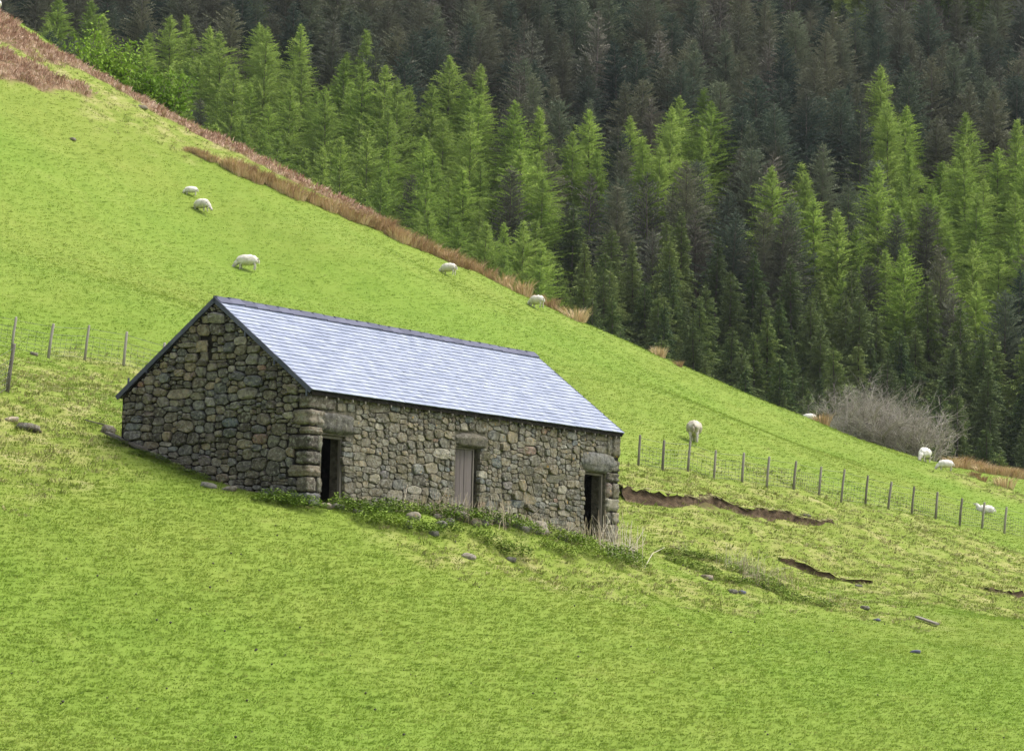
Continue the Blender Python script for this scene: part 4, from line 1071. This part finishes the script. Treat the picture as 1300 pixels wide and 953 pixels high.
thorn(118, 48, 173, 3.6, 'bright green thorn tree left of the tallest one on the left crest', 54)
thorn(170, 52, 170, 4.2, 'bright green thorn tree right of the tallest one on the left crest', 52)
thorn(188, 88, 171, 3.0, 'small green thorn tree lowest of the four on the left crest', 53)

# ------------------------------------------------------------------ conifers
def conifer(seed, H, rmax, kind):
    """returns trunk mesh and crown mesh; the crown is whorls of ragged branch sprays"""
    r = random.Random(seed); V = []; T = []
    def tri(a, b, c): n = len(V); V.extend((a, b, c)); T.append((n, n+1, n+2))
    P = dict(spruce=dict(step=.30, nb=10, droop=.45, up=.12, pw=.72, wid=.20, seg=8, hang=.26, base=.04, ragged=.34, tw=.15),
             grey=dict(step=.31, nb=10, droop=.22, up=.34, pw=.68, wid=.18, seg=8, hang=.16, base=.08, ragged=.42, tw=.12),
             larch=dict(step=.27, nb=10, droop=.30, up=.30, pw=.84, wid=.11, seg=8, hang=.13, base=.05, ragged=.48, tw=.12),
             bare=dict(step=.36, nb=9, droop=.15, up=.34, pw=.72, wid=.22, seg=7, hang=.06, base=.12, ragged=.5, tw=.05))[kind]
    soft = dict(spruce=1, grey=1, larch=3, bare=0)[kind]
    z = H*P['base']; lobes = [r.uniform(.72, 1.22) for _ in range(7)]; wob = [r.uniform(0, 6.28), r.uniform(.8, 1.5)]
    while z < H*.985:
        f = z/H; env = rmax*min(1, (1-f)**P['pw']*1.12)*(1+.16*math.sin(z*wob[1]+wob[0]))*(1 if f > .15 else .75+f*1.6) + .12
        nb = max(3, int(P['nb']*(.45+.75*(1-f)) + r.random()))
        a0 = r.uniform(0, 6.28)
        for k in range(nb):
            a = a0 + 6.283*k/nb + r.uniform(-.35, .35); ll = env*lobes[int(a*1.1) % 7]*(1+r.uniform(-P['ragged'], P['ragged']*.7))
            if r.random() < .07: ll *= 1.3
            dx, dy = math.cos(a), math.sin(a); px, py = -dy, dx; zz = z + r.uniform(-.5, .4)
            S = P['seg']; n = max(3, int(S*min(1, ll/rmax*1.3)+.5)); prev = None
            up = P['up']*(1+ .8*f) + r.uniform(-.1,.1)
            for i in range(n+1):
                t = .12 + .88*i/n; rad = ll*t; zc = zz + ll*(up*t - P['droop']*(1-f*.6)*t*t)
                c = (dx*rad, dy*rad, zc)
                if prev is not None:
                    wd = (P['wid']*ll*(1.05-t) + .14)*r.uniform(.7, 1.25)
                    for s in (-1, 1):
                        tip = (c[0]+dx*wd*.55+px*s*wd*.8, c[1]+dy*wd*.55+py*s*wd*.8, c[2]+r.uniform(-.10,.12) - .1*P['hang'])
                        m = (prev[0]*.5+c[0]*.5, prev[1]*.5+c[1]*.5, prev[2]*.5+c[2]*.5)
                        e = P['tw']
                        tri((m[0]-dx*e, m[1]-dy*e, m[2]), (m[0]+dx*e, m[1]+dy*e, m[2]+.02), tip)
                    hw = P['tw']*.9
                    if P['hang'] > .1: tri((prev[0]-px*.03, prev[1]-py*.03, prev[2]), (c[0]+px*.03, c[1]+py*.03, c[2]), ((prev[0]+c[0])/2+r.uniform(-.05,.05), (prev[1]+c[1])/2+r.uniform(-.05,.05), (prev[2]+c[2])/2 - P['hang']*r.uniform(.6,1.6)))
                    else: tri((prev[0], prev[1], prev[2]), (c[0], c[1], c[2]), (c[0]+r.uniform(-.1,.1), c[1]+r.uniform(-.1,.1), c[2]+r.uniform(.1,.3)))
                for q in range(soft):
                    g = (c[0]+r.gauss(0,.16), c[1]+r.gauss(0,.16), c[2]+r.gauss(0,.13)); e1 = (r.gauss(0,.13), r.gauss(0,.13), r.gauss(0,.09)); e2 = (r.gauss(0,.06), r.gauss(0,.06), r.gauss(0,.06))
                    tri(g, (g[0]+e1[0], g[1]+e1[1], g[2]+e1[2]), (g[0]+e2[0], g[1]+e2[1], g[2]+e2[2]))
                prev = c
            tri((prev[0]-px*.05, prev[1]-py*.05, prev[2]), (prev[0]+px*.05, prev[1]+py*.05, prev[2]), (prev[0]+dx*.28, prev[1]+dy*.28, prev[2]+.08))
        z += P['step']*r.uniform(.75, 1.25)*(1-.35*f)
    for k in range(6): a = r.uniform(0, 6.28); tri((0, 0, H*.985), (.05*math.cos(a), .05*math.sin(a), H*.97), (.03, .0, H+.55)); tri((0,0,H+.05),(.02,0,H+.12),(.22*math.cos(a),.22*math.sin(a),H+.2))
    mt = dict(spruce='spruce', grey='grey_spruce', larch='larch', bare='bare_conifer')[kind]
    crown = mesh('crown', V, T, [M[mt]])
    b = MB(); b.tube([(0,0,-.6),(0,0,H*.35),(.04,.03,H*.7),(0,0,H+.1)], [.17,.13,.075,.02], 6, cap=False)
    return b.build('trunk', M['bark']), crown
KIND = {}
for kd, H, rm, n in (('spruce', 12.5, 2.9, 5), ('grey', 13.5, 3.5, 6), ('larch', 14.5, 4.1, 7), ('bare', 12.0, 2.9, 4)):
    KIND[kd] = [conifer(500+10*k+len(kd), H*(1+.04*(k-2)), rm*(.82+.12*((k*3)%4)), kd) for k in range(n)]
COUNT = {}
def tree(kd, x, y, s, lab, group, r, sw=1.0):
    tm, cm = KIND[kd][r.randrange(len(KIND[kd]))]
    nm = {'spruce': 'spruce_tree', 'grey': 'grey_spruce_tree', 'larch': 'larch_tree', 'bare': 'bare_conifer_tree'}[kd]
    o = thing(nm, (x, y, gz(x, y)-.1), lab, 'tree', group, r.uniform(0, 6.28)); o.scale = (s*sw, s*sw, s); o.rotation_euler[0] = r.gauss(0, .02); o.rotation_euler[1] = r.gauss(0, .02)
    link('trunk', tm, o); link('crown', cm, o); COUNT[kd] = COUNT.get(kd, 0)+1
    return o
def inside(poly, u, v):
    c = False; n = len(poly)
    for i in range(n):
        (x0, y0), (x1, y1) = poly[i], poly[(i+1) % n]
        if (y0 > v) != (y1 > v) and u < (x1-x0)*(v-y0)/(y1-y0)+x0: c = not c
    return c
def wood():
    r = random.Random(77); heroes = []
    def at_top(u, v, H):                             # ground point of the far slope whose tree of height H ends at this pixel
        best = None
        for D in np.arange(225, 420, .5):
            x = unproj(u, v, D)[0]; z = float(forest_z(x, D)) + H
            if project((x, D, z))[1] < v: return x, D
        return unproj(u, v, 420)[0], 420
    # larches one can point at: (u, v of the top, height, label)
    L = [(1127,152,13,'tall bright larch standing alone against the dark spruces on the right'), (1188,192,11,'bright larch just right of the tall lone one'), (1215,194,10,'slender larch third from the tall lone one'), (1265,205,10.5,'bright larch right of the slender one'), (1296,205,11,'bright larch cut by the right photo edge'),
         (903,122,13,'tall ragged larch in the middle of the wood'), (858,140,12,'larch just left of the tall ragged one in the middle'), (1020,195,11,'pale larch between the middle and the lone right one'), (820,182,11,'larch among grey trees above the larch front'), (748,150,11,'larch on the upper edge left of the middle'), (1078,232,9,'low larch below the tall lone one, left side'),
         (1035,268,10,'bright larch above the dark spruce front, left one'), (1125,330,9,'round bright larch just above the dark spruce front'), (1160,262,10,'larch in the right group behind the slender one'), (1238,265,11,'larch in the right group, lower middle'), (1290,290,11,'larch in the right group at the photo edge, lower one'), (1205,300,10,'larch in the right group, front left'), (1265,330,10,'larch in the right group, front middle'),
         (600,98,13,'tall larch topping the left larch belt, right end'), (520,112,12,'larch on the top row of the belt right of centre'), (438,62,14,'tallest larch in the top row of the left belt'), (337,38,13,'larch with pointed tip in the top row of the left belt'), (268,42,13,'larch in the top row of the belt above the rush row'), (216,38,12,'slim larch at the left start of the belt'), (487,92,12,'larch between the tallest and the centre of the belt'), (384,78,12,'larch left of the tallest in the belt'),
         (662,185,15,'big dark green larch with a broad skirt at the belt foot'), (590,200,14,'big larch left of the broad skirted one'), (545,215,13,'larch at the belt foot above the crest sheep'), (95,42,9,'small larch at the far left above the bracken'), (700,310,7,'low spreading larch at the corner where the dark spruces begin'), (710,345,6,'lowest green larch just above the last rushes')]
    for (u, v, H, lab) in L:
        x, y = at_top(u, v+3, H); heroes.append((x, y)); tree('larch', x, y, H/14.5, lab, None, r, 1.08)
    belt = [(60,30),(200,40),(330,45),(440,70),(520,110),(610,112),(660,165),(700,190),(705,290),(735,400),(600,400),(400,300),(200,180),(60,60)]
    patches = [((1250,270),75),((1120,300),60),((1000,260),40),((745,190),35),((830,200),40),((880,170),45),((1020,230),38),((1130,190),40),((1200,230),50),((1280,240),55),((1270,330),50),((1045,300),35),((1130,345),30),((1200,320),50),((900,205),35)]
    def kind_at(u, v):
        uu, vv = u + r.gauss(0, 12), v + r.gauss(0, 10)
        if inside(belt, uu, vv): return 'larch' if r.random() < .93 else 'grey'
        front = np.interp(uu, [680, 800, 1000, 1150, 1300], [262, 290, 340, 385, 410])
        if vv > front: return 'spruce'
        for (c, R_) in patches:
            if math.hypot(uu-c[0], vv-c[1]) < R_ and r.random() < .72: return 'larch'
        if uu > 640 and vv > np.interp(uu, [640, 800, 1300], [150, 190, 210]) and vv > front-150: return 'bare' if r.random() < .2 else 'grey'
        return 'bare' if r.random() < .12 else 'grey'
    y = 226.0; row = 0; pts = []
    while y < 420:
        sp = 3.9 if y < 300 else 4.45
        hw = .200*y + 6; x = -hw + (row % 2)*sp/2
        while x < hw:
            pts.append((x + r.uniform(-1.4, 1.4), y + r.uniform(-1.5, 1.5))); x += sp*r.uniform(.85, 1.15)
        y += 4.0 if y < 300 else 4.6; row += 1
    cnt = {}
    xs = np.array([p[0] for p in pts]); ys = np.array([p[1] for p in pts]); zs = ground_z(xs, ys)
    cu = np.array([0,50,100,200,300,400,500,600,740,830,900,1020,1100,1160,1300]); cv = np.array([16,44,80,136,183,235,296,344,409,449,479,527,561,583,606])
    for x, y, z in sorted(zip(xs, ys, zs), key=lambda q: q[1]):
        u, v = project((x, y, z+10.5)); ub, vb = project((x, y, z))
        if u < -150 or u > 1385: continue
        if v > np.interp(u, cu, cv) + 12: continue           # wholly behind the crest
        if vb < -25: continue
        if any(math.hypot(x-a, y-b) < 2.2 for a, b in heroes): continue
        kd = kind_at(u, v+15)
        if kd == 'spruce' and v < 0: kd = 'grey'
        cap = {'spruce': 300, 'grey': 300, 'larch': 290, 'bare': 300}[kd]
        if cnt.get(kd, 0) >= cap: kd = 'bare' if cnt.get('bare', 0) < 298 and (r.random() < .5 or cnt.get('spruce', 0) > 297) else 'spruce'
        if kd == 'spruce' and cnt.get(kd, 0) >= 298: continue
        if kd == 'bare' and v < 130 and r.random() < 0: continue
        cnt[kd] = cnt.get(kd, 0)+1
        s = {'spruce': r.uniform(.74, 1.0), 'grey': r.uniform(.72, 1.05), 'larch': r.uniform(.64, .95), 'bare': r.uniform(.8, 1.15)}[kd]
        lab, grp = {'spruce': ('dark green spruce in the dense front of the wood', 'dark green spruces of the wood front'),
                    'grey': ('dark grey green spruce in the upper wood', 'grey green spruces of the upper wood'),
                    'larch': ('fresh green larch in the light green belts of the wood', 'fresh green larches'),
                    'bare': ('brownish grey thin conifer among the upper trees', 'thin brownish conifers')}[kd]
        hz = ('at the far left', 'left of the highest larches', 'straight above the barn roof', 'in the middle of the picture', 'right of the middle', 'above the bare bushes', 'towards the right edge', 'at the right edge')[int(min(7, max(0, u/1300*8)))]
        vz = ('top of the picture', 'upper part of the wood', 'middle of the wood', 'lower part of the wood', 'front of the wood')[int(min(4, max(0, v/95)))]
        sz = 'tall' if s > {'spruce': 1.0, 'grey': 1.02, 'larch': .9, 'bare': 1.02}[kd] else ('small' if s < {'spruce': .88, 'grey': .88, 'larch': .76, 'bare': .9}[kd] else 'middling')
        kn = {'spruce': 'dark green spruce', 'grey': 'grey green spruce', 'larch': 'fresh green larch', 'bare': 'thin brownish conifer'}[kd]
        tree(kd, x, y, s, '%s %s %s, %s' % (sz, kn, hz, vz), grp, r)
    print('trees', COUNT)
wood()

# ------------------------------------------------------------------ thin air between here and the wood
def haze():
    b = MB(); b.box((-760, -70, -60), (760, 830, 175)); m = bpy.data.materials.new('thin_haze'); m.use_nodes = True; t = m.node_tree; t.nodes.clear()
    o = t.nodes.new('ShaderNodeOutputMaterial'); v = t.nodes.new('ShaderNodeVolumePrincipled'); v.inputs['Color'].default_value = (.86, .90, .96, 1); v.inputs['Density'].default_value = .00007; v.inputs['Anisotropy'].default_value = .2
    t.links.new(v.outputs[0], o.inputs['Volume']); tag(link('haze', b.build('haze', m)), 'thin pale air over the whole hillside and wood', 'haze', kind='stuff')
haze()
